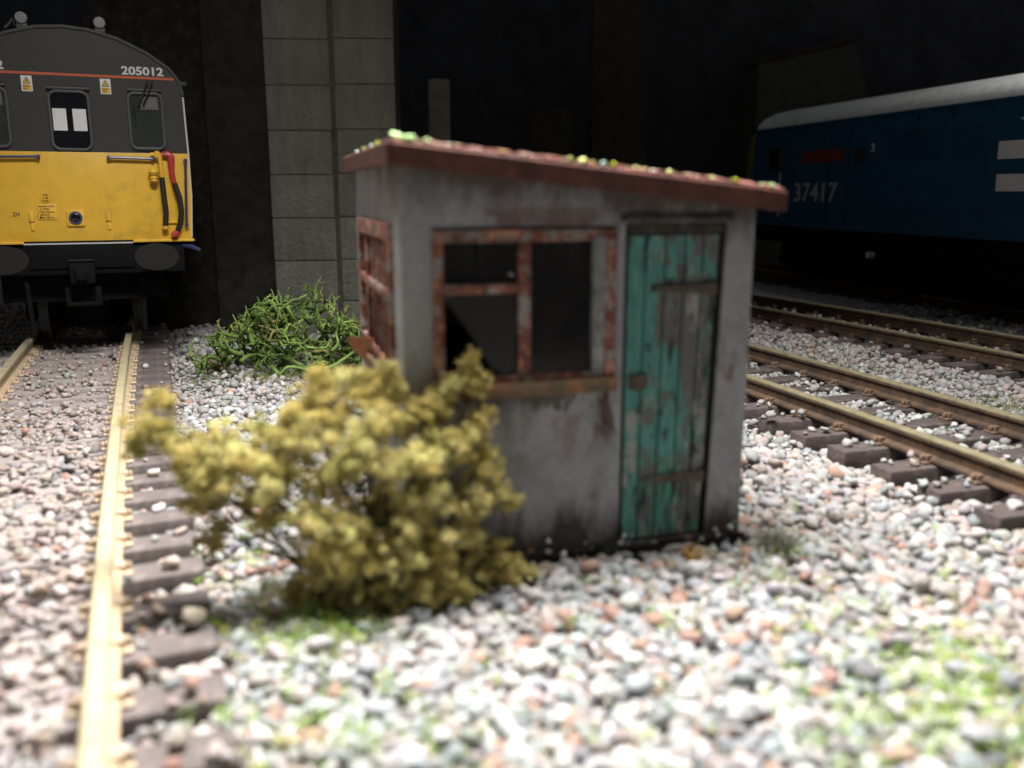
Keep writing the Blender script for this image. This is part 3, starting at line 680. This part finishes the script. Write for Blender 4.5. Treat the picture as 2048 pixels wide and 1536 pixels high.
for pts, rad in ([[(.02, -.62, .27), (.14, -.66, .22), (.28, -.68, .15), (.48, -.68, .13), (.62, -.66, .16), (.78, -.62, .26), (.86, -.6, .32)], .030],
                 [[(-.10, -.74, .18), (.0, -.76, .08), (.10, -.76, .16), (.26, -.76, .15), (.42, -.75, .09), (.52, -.74, .09)], .026],
                 [[(.16, -.55, .31), (.24, -.55, .36), (.42, -.52, .35), (.52, -.5, .36), (.56, -.48, .45)], .022],
                 [[(.60, -.62, .33), (.68, -.62, .42), (.66, -.6, .55), (.74, -.58, .66), (.86, -.55, .68)], .020],
                 [[(.78, -.7, .07), (.9, -.72, .06), (1.05, -.72, .05)], .024],
                 [[(-1.08, -.3, .06), (-1.17, -.3, .14), (-1.21, -.28, .30), (-1.16, -.28, .40)], .024]):
    m = MB(); k = len(pts); fine = []
    P_ = [Vector(p) + Vector((0, FB, .0)) for p in pts]
    for i in range(k - 1):
        a, b_, c_, d_ = P_[max(i - 1, 0)], P_[i], P_[i + 1], P_[min(i + 2, k - 1)]
        for j in range(4):
            t = j / 4; fine.append(.5 * ((2 * b_) + (c_ - a) * t + (2 * a - 5 * b_ + 4 * c_ - d_) * t * t + (3 * b_ - a - 3 * c_ + d_) * t ** 3))
    fine.append(P_[-1]); kk = len(fine)
    m.tube(fine, [rad * (1 - .45 * i / kk) * random.uniform(.9, 1.12) for i in range(kk)], 8)
    vv = np.array(m.v); ff = [(f[0], f[i], f[i + 1]) for f in m.f for i in range(1, len(f) - 1)]
    obj('branch', np_mesh('branch', vv, np.array(ff), np.repeat(np.array([[.19, .30, .075]]), len(vv), 0), M['lichen']), lich)

# ------------------------------------------------------------------ train with yellow front (left)
train = thing('passenger_train', 'passenger train with yellow and dark grey front on the left track', 'train', (-5.512, 11.7, 0), R(23))
half = [(1.33, 1.53), (1.365, 2.1), (1.365, 2.64), (1.345, 3.38), (1.31, 3.55), (1.20, 3.70), (.95, 3.875), (.62, 4.03), (.3, 4.115), (0, 4.14)]
prof = half + [(-x, z) for x, z in half[-2::-1]]
b = MB(); b.prism(prof, 0, 12); body = b.build('body', M['dkgrey'], train, 0, 2, 40)
rim = [(x, -.005, z) for x, z in half[3:]] + [(-x, -.005, z) for x, z in half[-2:2:-1]]
MB().tube([Vector(p) for p in rim], .022, 8).build('roof_rim', M['rim'], body)
for s in (-1, 1): MB().tube([(s * 1.33, -.004, 1.56), (s * 1.363, -.004, 2.1), (s * 1.363, -.004, 2.64), (s * 1.345, -.004, 3.36)], .012, 6).build('corner_bead', M['rim'] if s < 0 else M['silver'], body)
yl = [(1.325, 1.545), (1.358, 2.1), (1.358, 2.648), (-1.358, 2.648), (-1.358, 2.1), (-1.325, 1.545)]
yel = MB().prism(yl[::-1], -.018, -.002).build('front_panel', M['yellow'], train, .006, 2); yel['label'] = 'plain yellow lower front'
for x0, x1 in ((.60, 1.36), (-1.36, -.66)): MB().prism(rrect(x0, x1, 1.515, 1.548, .012, 2), -.07, -.001).build('edge_strip', M['yellow'], yel, .006)
MB().box(-.68, .62, -.03, -.001, 1.505, 1.52).build('edge_strip', M['silver'], yel)
MB().box(-1.25, 1.25, -.006, -.001, 3.56, 3.592).build('orange_stripe', M['orange'], body)
def window(name, x0, x1, z0, z1, r, parent, gm, wide=.035):
    f = MB().ring(rrect(x0 - wide, x1 + wide, z0 - wide, z1 + wide, r + wide), rrect(x0, x1, z0, z1, r), -.032, -.001).build(name, M['rim'], parent, .008)
    MB().prism(rrect(x0 + .001, x1 - .001, z0 + .001, z1 - .001, r)[::-1], -.008, -.003).build('pane', gm, f); return f
cw = window('window', -.205, .205, 2.695, 3.36, .075, train, M['wglass_dark'])
for x in (-.195, .03): MB().box(x, x + .155, -.014, -.009, 2.905, 3.17).build('white_blank', M['white'], cw)
MB().prism(rrect(-.24, .25, 3.40, 3.425, .012, 2), -.045, -.001).build('rain_strip', M['rim'], body, .005)
for s, nm in ((1, 'r'), (-1, 'l')):
    xa, xb = (.70, 1.065) if s > 0 else (-1.065, -.70)
    f = window('window', xa, xb, 2.72, 3.37, .06, train, M['wglass'])
    MB().box(xa + .13, xb - .03, -.013, -.009, 3.19, 3.345).build('blind', M['blind'], f)
    MB().box(xa + .02, xb - .06, -.014, -.009, 3.165, 3.188).build('blind_rail', M['hose'], f)
    for k in (0, .055):
        MB().tube([(s * (.93 - .0) + k, -.045, 3.535), (s * .93 + k - .05, -.06, 3.40), (s * .93 + k - .13, -.05, 3.24)], [.011, .009, .012], 6).build('wiper', M['hose'], f)
    MB().tube([(xa + .045, -.03, 3.25), (xa + .05, -.02, 2.98)], .009, 6).build('wiper_blade', M['hose'], f)
    MB().prism(rrect(xa - .02, xb + .02, 3.415, 3.435, .01, 2), -.04, -.001).build('rain_strip', M['rim'], body, .004)
text('unit_number', '205012', .635, 3.605, -.006, .105, .495, M['silver'], body, .03)
text('unit_number', '205012', -1.17, 3.605, -.006, .105, .495, M['silver'], body, .03)
for x in (-.505, .375):
    st = MB().prism(rrect(x, x + .122, 3.36, 3.545, .006, 2), -.007, -.002).build('warning_label', M['white'], train)
    MB().prism([(x + .02, 3.455), (x + .102, 3.455), (x + .061, 3.53)], -.010, -.0075).build('triangle', M['label_yellow'], st)
    MB().ring([(x + .016, 3.451), (x + .106, 3.451), (x + .061, 3.536)], [(x + .026, 3.458), (x + .096, 3.458), (x + .061, 3.523)], -.011, -.0102).build('triangle_border', M['hose'], st)
    MB().prism([(x + .058, 3.462), (x + .070, 3.485), (x + .063, 3.485), (x + .068, 3.507), (x + .054, 3.482), (x + .061, 3.482)], -.013, -.0105).build('lightning_mark', M['hose'], st)
    MB().box(x + .014, x + .108, -.010, -.0075, 3.372, 3.438).build('caption_panel', M['label_yellow'], st)
    text('caption', 'Danger', x + .02, 3.412, -.0105, .018, .07, M['hose'], st)
    text('caption', '750 V', x + .02, 3.382, -.0105, .016, .05, M['hose'], st)
def handrail(p0, p1):
    o = MB().tube([p0, p1], .017, 8).build('handrail', M['navy'], train)
    for p in (p0, p1): MB().lathe([(-.085, .0), (-.083, .024), (-.04, .026), (-.018, .022)], 10, 'y', (p[0], p[1] + .07, p[2])).build('rail_boss', M['navy'], o)
for s in (1, -1):
    handrail((s * .40, -.07, 2.585), (s * .92, -.07, 2.575)); handrail((s * 1.315, -.07, 2.56), (s * 1.275, -.07, 1.73))
    # air pipes
    p = MB().tube([(s * .90, -.05, 2.63), (s * 1.0, -.06, 2.625), (s * 1.01, -.07, 2.5), (s * 1.015, -.08, 2.3)], [.03, .035, .03, .028], 10).build('air_pipe', M['yellow'], train)
    MB().lathe([(-.05, .03), (-.03, .045), (.03, .045), (.05, .02)], 10, 'z', (s * .975, -.06, 2.625)).build('pipe_union', M['yellow'], p, 0)
    MB().lathe([(-.10, .035), (-.08, .05), (-.06, .04), (-.05, .055), (-.035, .05), (-.02, .03), (0, .055), (.03, .066), (.06, .055), (.085, .02)], 14, 'z', (s * .915, -.10, 2.38)).build('air_cock', M['yellow'], p)
    MB().tube([(s * 1.01, -.08, 2.34), (s * 1.02, -.10, 2.1), (s * 1.03, -.10, 1.9), (s * 1.01, -.08, 1.72)], .035, 10).build('hose', M['hose'], p)
    MB().lathe([(-.02, .04), (.02, .04)], 10, 'z', (s * 1.01, -.08, 1.70)).build('hose_end', M['yellow'], p)
    p = MB().tube([(s * 1.04, -.05, 2.635), (s * 1.12, -.06, 2.635), (s * 1.14, -.07, 2.60), (s * 1.135, -.08, 2.42), (s * 1.16, -.09, 2.24)], [.036, .045, .048, .036, .03], 10).build('brake_pipe', M['redfit'], train)
    MB().tube([(s * 1.16, -.09, 2.27), (s * 1.21, -.11, 2.08), (s * 1.22, -.11, 1.9), (s * 1.19, -.10, 1.74), (s * 1.15, -.08, 1.64)], .035, 10).build('hose', M['hose'], p)
    MB().tube([(s * 1.155, -.08, 1.65), (s * 1.12, -.085, 1.60), (s * 1.08, -.09, 1.585)], [.036, .05, .036], 10).build('hose_end', M['redfit'], p)
    MB().box(min(s * .98, s * 1.24), max(s * .98, s * 1.24), -.045, -.019, 1.755, 1.772).build('hose_bracket', M['yellow'], yel)
    # lamp brackets
    x = -.545 if s < 0 else .335
    br = MB().prism(rrect(x - .03, x + .03, 1.79, 1.92, .025, 3), -.05, -.019).build('lamp_bracket', M['yellow'], yel, .006)
    MB().prism(rrect(x - .02, x + .02, 1.68, 1.78, .015, 3), -.035, -.019).build('bracket_foot', M['yellow'], br, .005)
sp_ = MB().prism(rrect(-.15, .055, 1.73, 1.94, .02, 3), -.045, -.019).build('socket_plate', M['yellow'], yel, .006)
MB().lathe([(-.068, .0), (-.066, .05), (-.0625, .055), (-.046, .06)], 18, 'y', (-.048, 0, 1.835)).build('lens', M['wglass_dark'], sp_)
MB().lathe([(-.062, .066), (-.062, .078), (-.0455, .08)], 18, 'y', (-.048, 0, 1.835)).build('lens_ring', M['navy'], sp_)
pl = MB().prism(rrect(-.475, -.255, 1.815, 2.005, .012, 2), -.030, -.019).build('data_plate', M['yellow'], yel, .004)
for i, t_ in enumerate(('BRAKE UNITS', '2 PIPE', '102t 0cwt', 'SEATS 50', '8t 0m')): text('plate_print', t_, -.455 + .012 * (i % 2), 1.972 - .035 * i, -.0315, .02, .17 if i % 2 == 0 else .10, M['hose'], pl)
rd = MB().lathe([(-.03, .0), (-.029, .062), (-.019, .064)], 18, 'y', (-.37, 0, 2.085)).build('round_plate', M['yellow'], yel)
for i, t_ in enumerate(('CODE', '12', 'PLUG')): text('plate_print', t_, -.40, 2.11 - .035 * i, -.031, .02, .06, M['hose'], rd)
text('class_code', '2H', -.755, 1.86, -.020, .055, .075, M['hose'], yel)
# buffer beam, buffers, coupling, bogie
beam = MB().box(-1.22, 1.22, -.02, .3, 1.12, 1.50).build('buffer_beam', M['black'], train, .01)
MB().box(-.63, .60, -.05, -.021, 1.2, 1.50).build('beam_plate', M['black'], beam, .008)
for s in (-1, 1):
    bf = MB().lathe([(-.42, .01), (-.418, .96), (-.40, 1.0), (-.375, .95)], 32, 'y', (s * .865, 0, 1.34), .275, .175).build('buffer', M['bufgrey'], train)
    MB().lathe([(-.38, .09), (-.2, .09), (-.19, .13), (-.02, .13)], 14, 'y', (s * .865, 0, 1.34)).build('buffer_shank', M['black'], bf)
cp = MB().box(-.17, .12, -.28, -.02, 1.02, 1.30).build('coupling', M['black'], train, .015)
MB().box(-.17, .13, -.3, -.24, 1.302, 1.325).build('coupling_lip', M['bufgrey'], cp, .005)
MB().box(-.10, .03, -.34, -.281, 1.07, 1.22).build('coupling_hook', M['black'], cp, .01)
MB().ring([(-.25, .72), (.17, .72), (.17, .96), (-.25, .96)], [(-.19, .77), (.10, .77), (.10, .91), (-.19, .91)], -.12, -.02).build('guard_frame', M['black'], train, .008)
MB().tube([(1.2, -.0, 1.46), (1.33, -.1, 1.44), (1.42, -.12, 1.40)], [.02, .03, .02], 6).build('jumper_arm', M['navy'], train)
MB().box(-1.0, 1.0, .3, 12, .75, 1.5).build('underframe', M['black'], train)
for yy in (1.2, 3.8):
    for s in (-1, 1):
        wh = MB().lathe([(yy * 0 + s * .53, .42), (s * .535, .455), (s * .56, .45), (s * .565, .41), (s * .66, .40)], 26, 'x', (0, yy, .60)).build('wheel', M['steel'], train)
        MB().box(min(s * .7, s * .82), max(s * .7, s * .82), yy - .25, yy + .25, .42, .85).build('axle_box', M['black'], wh, .02)
for s in (-1, 1):
    MB().tube([(s * .70, .12, 1.12), (s * .68, .02, .8), (s * .66, -.02, .36)], .03, 6).build('guard_iron', M['black'], train)
    h_ = MB().lathe([(-.10, .01), (-.098, .062), (-.085, .07), (-.02, .05), (.02, .03), (.1, .02)], 16, 'y', (s * .43, .05, 4.205)).build('roof_horn', M['hornm'], train)
    MB().box(s * .43 - .06, s * .43 + .06, -.02, .14, 4.085, 4.15).build('horn_stand', M['rim'], h_, .01)
MB().tube([(-.62, 0, 4.08), (-.56, 0, 4.14), (-.54, .05, 4.2), (-.5, .05, 4.12)], .014, 6).build('horn_pipe', M['rim'], body)
MB().tube([(1.30, -.0, 3.53), (1.40, -.03, 3.52)], [.02, .026], 6).build('marker_lug', M['rim'], body)

# ------------------------------------------------------------------ blue locomotive (right)
loco = thing('diesel_locomotive', 'dark blue diesel locomotive with pale roof in the shadows at right', 'locomotive', (8.11, 19.86, 0), R(-76))
def loco_shell(x0, x1, half_, mat, name, parent, bev=0):
    b = MB(); k = len(half_); vs = [(x0, y, z) for y, z in half_] + [(x1, y, z) for y, z in half_]
    b.add(vs, [(i, (i + 1) % k, (i + 1) % k + k, i + k) for i in range(k)] + [tuple(range(k - 1, -1, -1)), tuple(range(k, 2 * k))])
    return b.build(name, mat, parent, bev, 2, 30)
XL, XR = -3.45, 15.2
sd = [(-1.33, 1.38), (-1.36, 1.6), (-1.36, 3.1), (-1.345, 3.4), (-1.31, 3.64)]
lb = loco_shell(XL, XR, sd + [(-y, z) for y, z in reversed(sd)], M['blue'], 'body', loco)
rf = [(-1.32, 3.645), (-1.29, 3.74), (-1.16, 3.88), (-.85, 4.03), (-.45, 4.12), (0, 4.15)]
lr = loco_shell(XL + .05, XR, rf + [(-y, z) for y, z in rf[-2::-1]], M['roofgrey'], 'roof', loco); lr['label'] = 'pale grey locomotive roof'
MB().box(XL + .3, XR - .3, -.35, .35, .28, 1.0).build('underframe', M['black'], loco)  # added dark box, blocks the view of lit ground under the body
MB().box(XL, XR, -1.365, -1.33, 3.60, 3.635).build('gutter', M['blue'], lb)
cab = [(-1.30, 1.40), (-1.33, 1.7), (-1.33, 3.0), (-1.25, 3.5), (-.7, 3.78), (0, 3.85)]
cab = cab + [(-y, z) for y, z in cab[-2::-1]]
M['cabend'] = simple('shaded_yellow_end', (.16, .12, .03), .6, .35, 3, .3)  # warning yellow with the shade of the dim far end in its colour
loco_shell(XL - .42, XL - .002, cab, M['cabend'], 'cab_front', loco, .05)
cwn = MB().ring(rrect(-2.75, -2.15, 2.6, 3.2, .06), rrect(-2.7, -2.2, 2.65, 3.15, .05), -1.385, -1.355).build('cab_window', M['rim'], loco)
MB().prism(rrect(-2.7, -2.2, 2.65, 3.15, .05), -1.372, -1.361).build('pane', M['wglass_dark'], cwn)
cd = MB().ring(rrect(-2.05, -1.62, 1.45, 3.3, .04), rrect(-2.02, -1.65, 1.48, 3.27, .03), -1.375, -1.355).build('cab_door', M['blue'], loco)
for x in (-2.1, -1.57): MB().tube([(x, -1.40, 1.6), (x, -1.40, 2.6)], .016, 6).build('grab_rail', M['white'], loco) if x < -2 else None
M['number_shaded'] = simple('number_shaded', (.42, .43, .43), .6, .06, 9)  # white numerals darkened in the colour, as this end fades into shade
text('running_number', '37417', -1.51, 1.95, -1.362, .41, 1.67, M['number_shaded'], lb, .01)
MB().prism([(-1.27, 2.79), (.30, 2.79), (.30, 3.04), (-1.27, 3.04)], -1.38, -1.361).build('name_plate', M['redplate'], lb, .006)
MB().prism(rrect(.66, 1.04, 2.74, 3.03, .05), -1.372, -1.361).build('crest_plate', M['dkgrey'], lb)
text('data_panel', '3', 1.20, 2.93, -1.362, .17, .12, M['white'], lb, .02)
def poly(name, pts, m, y0=-1.372, y1=-1.361, par=None): return MB().prism(pts, y0, y1).build(name, m, par or lb)
emblem = obj('arrow_emblem', None, lb); emblem.empty_display_size = .1
poly('arrow_bar', [(4.57, 2.68), (7.6, 2.68), (7.6, 2.96), (4.57, 2.96)], M['logo_white'], par=emblem)
poly('arrow_bar', [(4.60, 2.17), (7.6, 2.17), (7.6, 2.44), (4.59, 2.44)], M['logo_white'], par=emblem)
poly('arrow_arm', [(5.7, 2.962), (6.15, 2.962), (5.4, 3.3), (4.95, 3.3)], M['logo_white'], par=emblem)
poly('arrow_arm', [(6.7, 1.84), (7.15, 1.84), (6.4, 2.168), (5.95, 2.168)], M['logo_white'], par=emblem)
for x0, x1 in ((1.75, 3.2), (3.5, 4.2), (8.2, 9.6)):
    gr = MB().ring(rrect(x0, x1, 2.75, 3.25, .03, 2), rrect(x0 + .03, x1 - .03, 2.78, 3.22, .02, 2), -1.385, -1.355).build('body_grille', M['blue'], loco)
    for i in range(6): MB().box(x0 + .032, x1 - .032, -1.376, -1.361, 2.795 + .068 * i, 2.828 + .068 * i).build('slat', M['blue'], gr)
MB().box(1.6, 6.2, -1.372, -1.361, 1.78, 1.80).build('body_bead', M['blue'], lb, .004)
for x in (-.2, .5): MB().box(x, x + .012, -1.368, -1.361, 1.45, 3.5).build('panel_seam', M['black'], lb)
for x in (1.4, 2.5, 3.4, 4.3, 5.2): MB().lathe([(-.03, .06), (.02, .05), (.03, .02)], 10, 'y', (x, -1.355, 3.48)).build('lifting_boss', M['blue'], lb)
MB().box(XL, XR, -1.24, 1.24, 1.0, 1.375).build('solebar', M['black'], loco, .02)
for i, cx in enumerate((.1, 11.4)):
    bg = MB().prism([(cx - 2.5, .55), (cx - 2.1, .42), (cx + 2.1, .42), (cx + 2.5, .55), (cx + 2.3, .99), (cx - 2.3, .99)], -1.18, -1.0).build('bogie', M['black'], loco, .03)
    for dx in (-1.8, 0, 1.8):
        MB().lathe([(-.62, .50), (-.64, .54), (-.68, .54), (-.69, .50), (-.78, .48)], 24, 'y', (cx + dx, 0, .70)).build('wheel', M['black'], bg)
        MB().lathe([(-1.26, .06), (-1.25, .13), (-1.18, .15)], 14, 'y', (cx + dx, 0, .75)).build('axle_box', M['black'], bg)
obj('axle_cover', MB().lathe([(-1.33, .03), (-1.32, .065), (-1.185, .07)], 12, 'y', (1.30, 0, .92)).mesh('axle_cover', M['white']), loco)
MB().prism(rrect(3.2, 8.4, .45, .998, .12), -1.2, 1.2).build('fuel_tank', M['black'], loco, .03)

# ------------------------------------------------------------------ stone pier
PX, PY, PA = -3.62, 13.8, R(4)
pier = thing('stone_pier', 'tall grey concrete block pier rising behind the hut roof', 'pier', (PX, PY, -.03), PA)
MB().box(-.02 + .03, 1.87, .014, 2.2, 0, 8.5).build('core', M['pier_joint'], pier, .01)
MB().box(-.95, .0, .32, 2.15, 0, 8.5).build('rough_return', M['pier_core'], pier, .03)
MB().box(-2.9, -.952, 1.1, 2.1, 0, 8.5).build('dark_screen', M['tar'], pier, .03)  # added near-black slab in place of darkness, hides the lit ground behind
bh = .64
for row in range(14):
    z0 = row * bh - .12
    for c_, (x0, x1) in enumerate(((0, .95), (1.01, 1.90))):
        zz = z0 + (.02 if c_ else 0)
        me = MB().box(x0 + random.uniform(0, .012), x1 - random.uniform(0, .012), random.uniform(-.012, .006), .16, max(0, zz + .005), zz + bh - .005).mesh('block', M['pier'], .024, 3)
        obj('block', me, pier)
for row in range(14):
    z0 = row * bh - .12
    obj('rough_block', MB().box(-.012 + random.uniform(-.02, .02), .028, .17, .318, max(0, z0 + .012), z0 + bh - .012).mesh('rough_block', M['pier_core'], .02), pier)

# ------------------------------------------------------------------ dim things in the dark behind
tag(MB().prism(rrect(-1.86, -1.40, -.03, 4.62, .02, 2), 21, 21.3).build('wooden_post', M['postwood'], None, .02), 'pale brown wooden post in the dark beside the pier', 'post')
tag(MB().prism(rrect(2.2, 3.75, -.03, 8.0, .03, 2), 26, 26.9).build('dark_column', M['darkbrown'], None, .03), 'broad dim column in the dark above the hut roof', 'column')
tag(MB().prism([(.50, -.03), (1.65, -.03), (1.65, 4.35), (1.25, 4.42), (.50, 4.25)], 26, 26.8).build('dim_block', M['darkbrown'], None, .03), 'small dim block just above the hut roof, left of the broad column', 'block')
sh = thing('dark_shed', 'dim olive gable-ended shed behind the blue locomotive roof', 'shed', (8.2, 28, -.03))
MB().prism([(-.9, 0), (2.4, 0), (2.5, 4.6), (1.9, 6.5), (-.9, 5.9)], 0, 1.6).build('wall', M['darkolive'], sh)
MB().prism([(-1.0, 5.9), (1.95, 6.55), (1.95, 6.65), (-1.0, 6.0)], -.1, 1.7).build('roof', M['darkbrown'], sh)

# ------------------------------------------------------------------ scatter: flock, tufts
def flock(name, spots, n_, size, cols, seed, label, cat):
    r = np.random.default_rng(seed); V, F, C = [], [], []; off = 0
    for (x, y, rx, ry, wt) in spots:
        k = int(n_ * wt)
        px, py = x + r.normal(size=k) * rx, y + r.normal(size=k) * ry; pz = hgt(px, py) + r.uniform(.035, .095, k)
        for cx, cy, cz in zip(px, py, pz):
            m = r.integers(10, 22); s_ = size * r.uniform(.6, 1.5)
            p = np.array([cx, cy, cz]) + r.normal(size=(m, 3)) * s_
            tri = r.normal(size=(m, 3, 3)); tri /= np.linalg.norm(tri, axis=2)[:, :, None]; tri *= s_ * .7
            V.append((p[:, None] + tri).reshape(-1, 3)); F.append(np.arange(m * 3).reshape(-1, 3) + off); off += m * 3
            C.append(np.repeat(np.array(cols[r.integers(len(cols))])[None] * r.uniform(.8, 1.15), m * 3, 0))
    o = obj(name, np_mesh(name, np.concatenate(V), np.concatenate(F), np.clip(np.concatenate(C), 0, .95), M['flock'], False))
    return tag(o, label, cat, None, 'stuff')
GC = [(.36, .60, .12), (.50, .72, .18), (.66, .80, .36), (.22, .42, .07), (.60, .68, .10), (.74, .82, .52)]
flock('ground_moss', [(-.98, 4.12, .20, .14, 1.6), (-1.25, 4.5, .25, .18, .6), (1.95, 3.7, .22, .32, 2.6), (1.55, 3.25, .3, .2, 1.2), (-.75, 3.25, .35, .2, 1.2), (.4, 3.3, .6, .3, .5), (1.55, 5.05, .16, .2, .35),
                      (.6, 4.2, .7, .3, .25), (2.2, 5.2, .4, .4, .3), (-1.6, 5.2, .2, .3, .3)], 105, .015, GC, 31, 'patches of pale and bright green ground moss among the ballast', 'moss')
flock('ground_moss', [(-2.75, 10.45, .5, .12, 1.0), (-2.2, 9.6, .4, .5, .25), (-2.1, 10.4, .4, .14, .6), (5.15, 8.4, .22, .35, 1.4)], 130, .018, [(.13, .19, .05), (.22, .27, .09), (.28, .30, .12), (.36, .37, .16)], 32, 'dull green ground moss at the lichen bush and beside the middle track', 'moss')
flock('ground_moss', [(.9, 4.98, .5, .03, 1)], 16, .012, [(.10, .19, .05), (.07, .12, .04), (.12, .08, .05)], 33, 'dark green specks along the foot of the hut front', 'moss')
# wiry grey tuft by the hut corner
def tuft(name, label, cat, loc, k, h, sp, col, rad, seed, mat='lichen', fuzz=None):
    r = np.random.default_rng(seed); t_ = thing(name, label, cat, loc); m = MB()
    for i in range(k):
        d = r.normal(size=2) * sp; p0 = Vector((d[0] * .25, d[1] * .25, 0)); p2 = Vector((d[0], d[1], h * r.uniform(.5, 1.05)))
        p1 = p0.lerp(p2, .5) + Vector((r.normal() * .012, r.normal() * .012, h * .14)); m.tube([p0, p1, p2], [rad, rad * .8, rad * .4], 4)
    vv = np.array(m.v); ff = np.array([(f[0], f[i], f[i + 1]) for f in m.f for i in range(1, len(f) - 1)])
    obj('stems', np_mesh('stems', vv, ff, np.repeat(np.array([col]), len(vv), 0), M[mat]), t_)
    if fuzz:
        cs_ = [(r.normal() * sp * .7, r.normal() * sp * .7, h * r.uniform(.15, .9)) for _ in range(fuzz[0])]
        V, F, C = leaf_cloud(cs_, [fuzz[1]] * fuzz[0], [fuzz[2]] * fuzz[0], 420, .007, seed); obj('foliage', np_mesh('foliage', V, F, C, M['foam'], False), t_)
    return t_
tuft('dry_tuft', 'wiry grey tuft at the right front corner of the hut', 'tuft', (1.62, 5.18, -.03), 90, .20, .085, (.24, .23, .18), .004, 41, fuzz=(14, .045, (.25, .24, .17)))
tuft('dry_tuft', 'thin pale dry grass sprig between the two right tracks', 'tuft', (4.05, 10.75, -.02), 16, .36, .10, (.62, .58, .52), .004, 42)
tuft('orange_lichen', 'small orange brown lichen clump at the foot of the teal door', 'lichen', (1.06, 4.95, -.03), 26, .15, .05, (.40, .22, .04), .007, 43, fuzz=(9, .042, (.45, .25, .04)))
tag(obj('stone_chunk', np_mesh('stone_chunk', shapes(I2, 1, .05)[0] * np.array([.12, .075, .06]), I2[1], np.repeat(np.array([[.30, .25, .18]]), len(I2[0]), 0), M['stone']), None, (.91, 4.93, .02)), 'flat tan stone chunk beside the orange lichen below the door', 'stone')
tag(obj('stone_chunk', np_mesh('stone_chunk', shapes(I2, 1, .05)[0] * np.array([.075, .06, .08]), I2[1], np.repeat(np.array([[.48, .52, .52]]), len(I2[0]), 0), M['stone']), None, (-.47, 4.27, .02)), 'upright blue grey stone in front of the yellow shrub', 'stone')
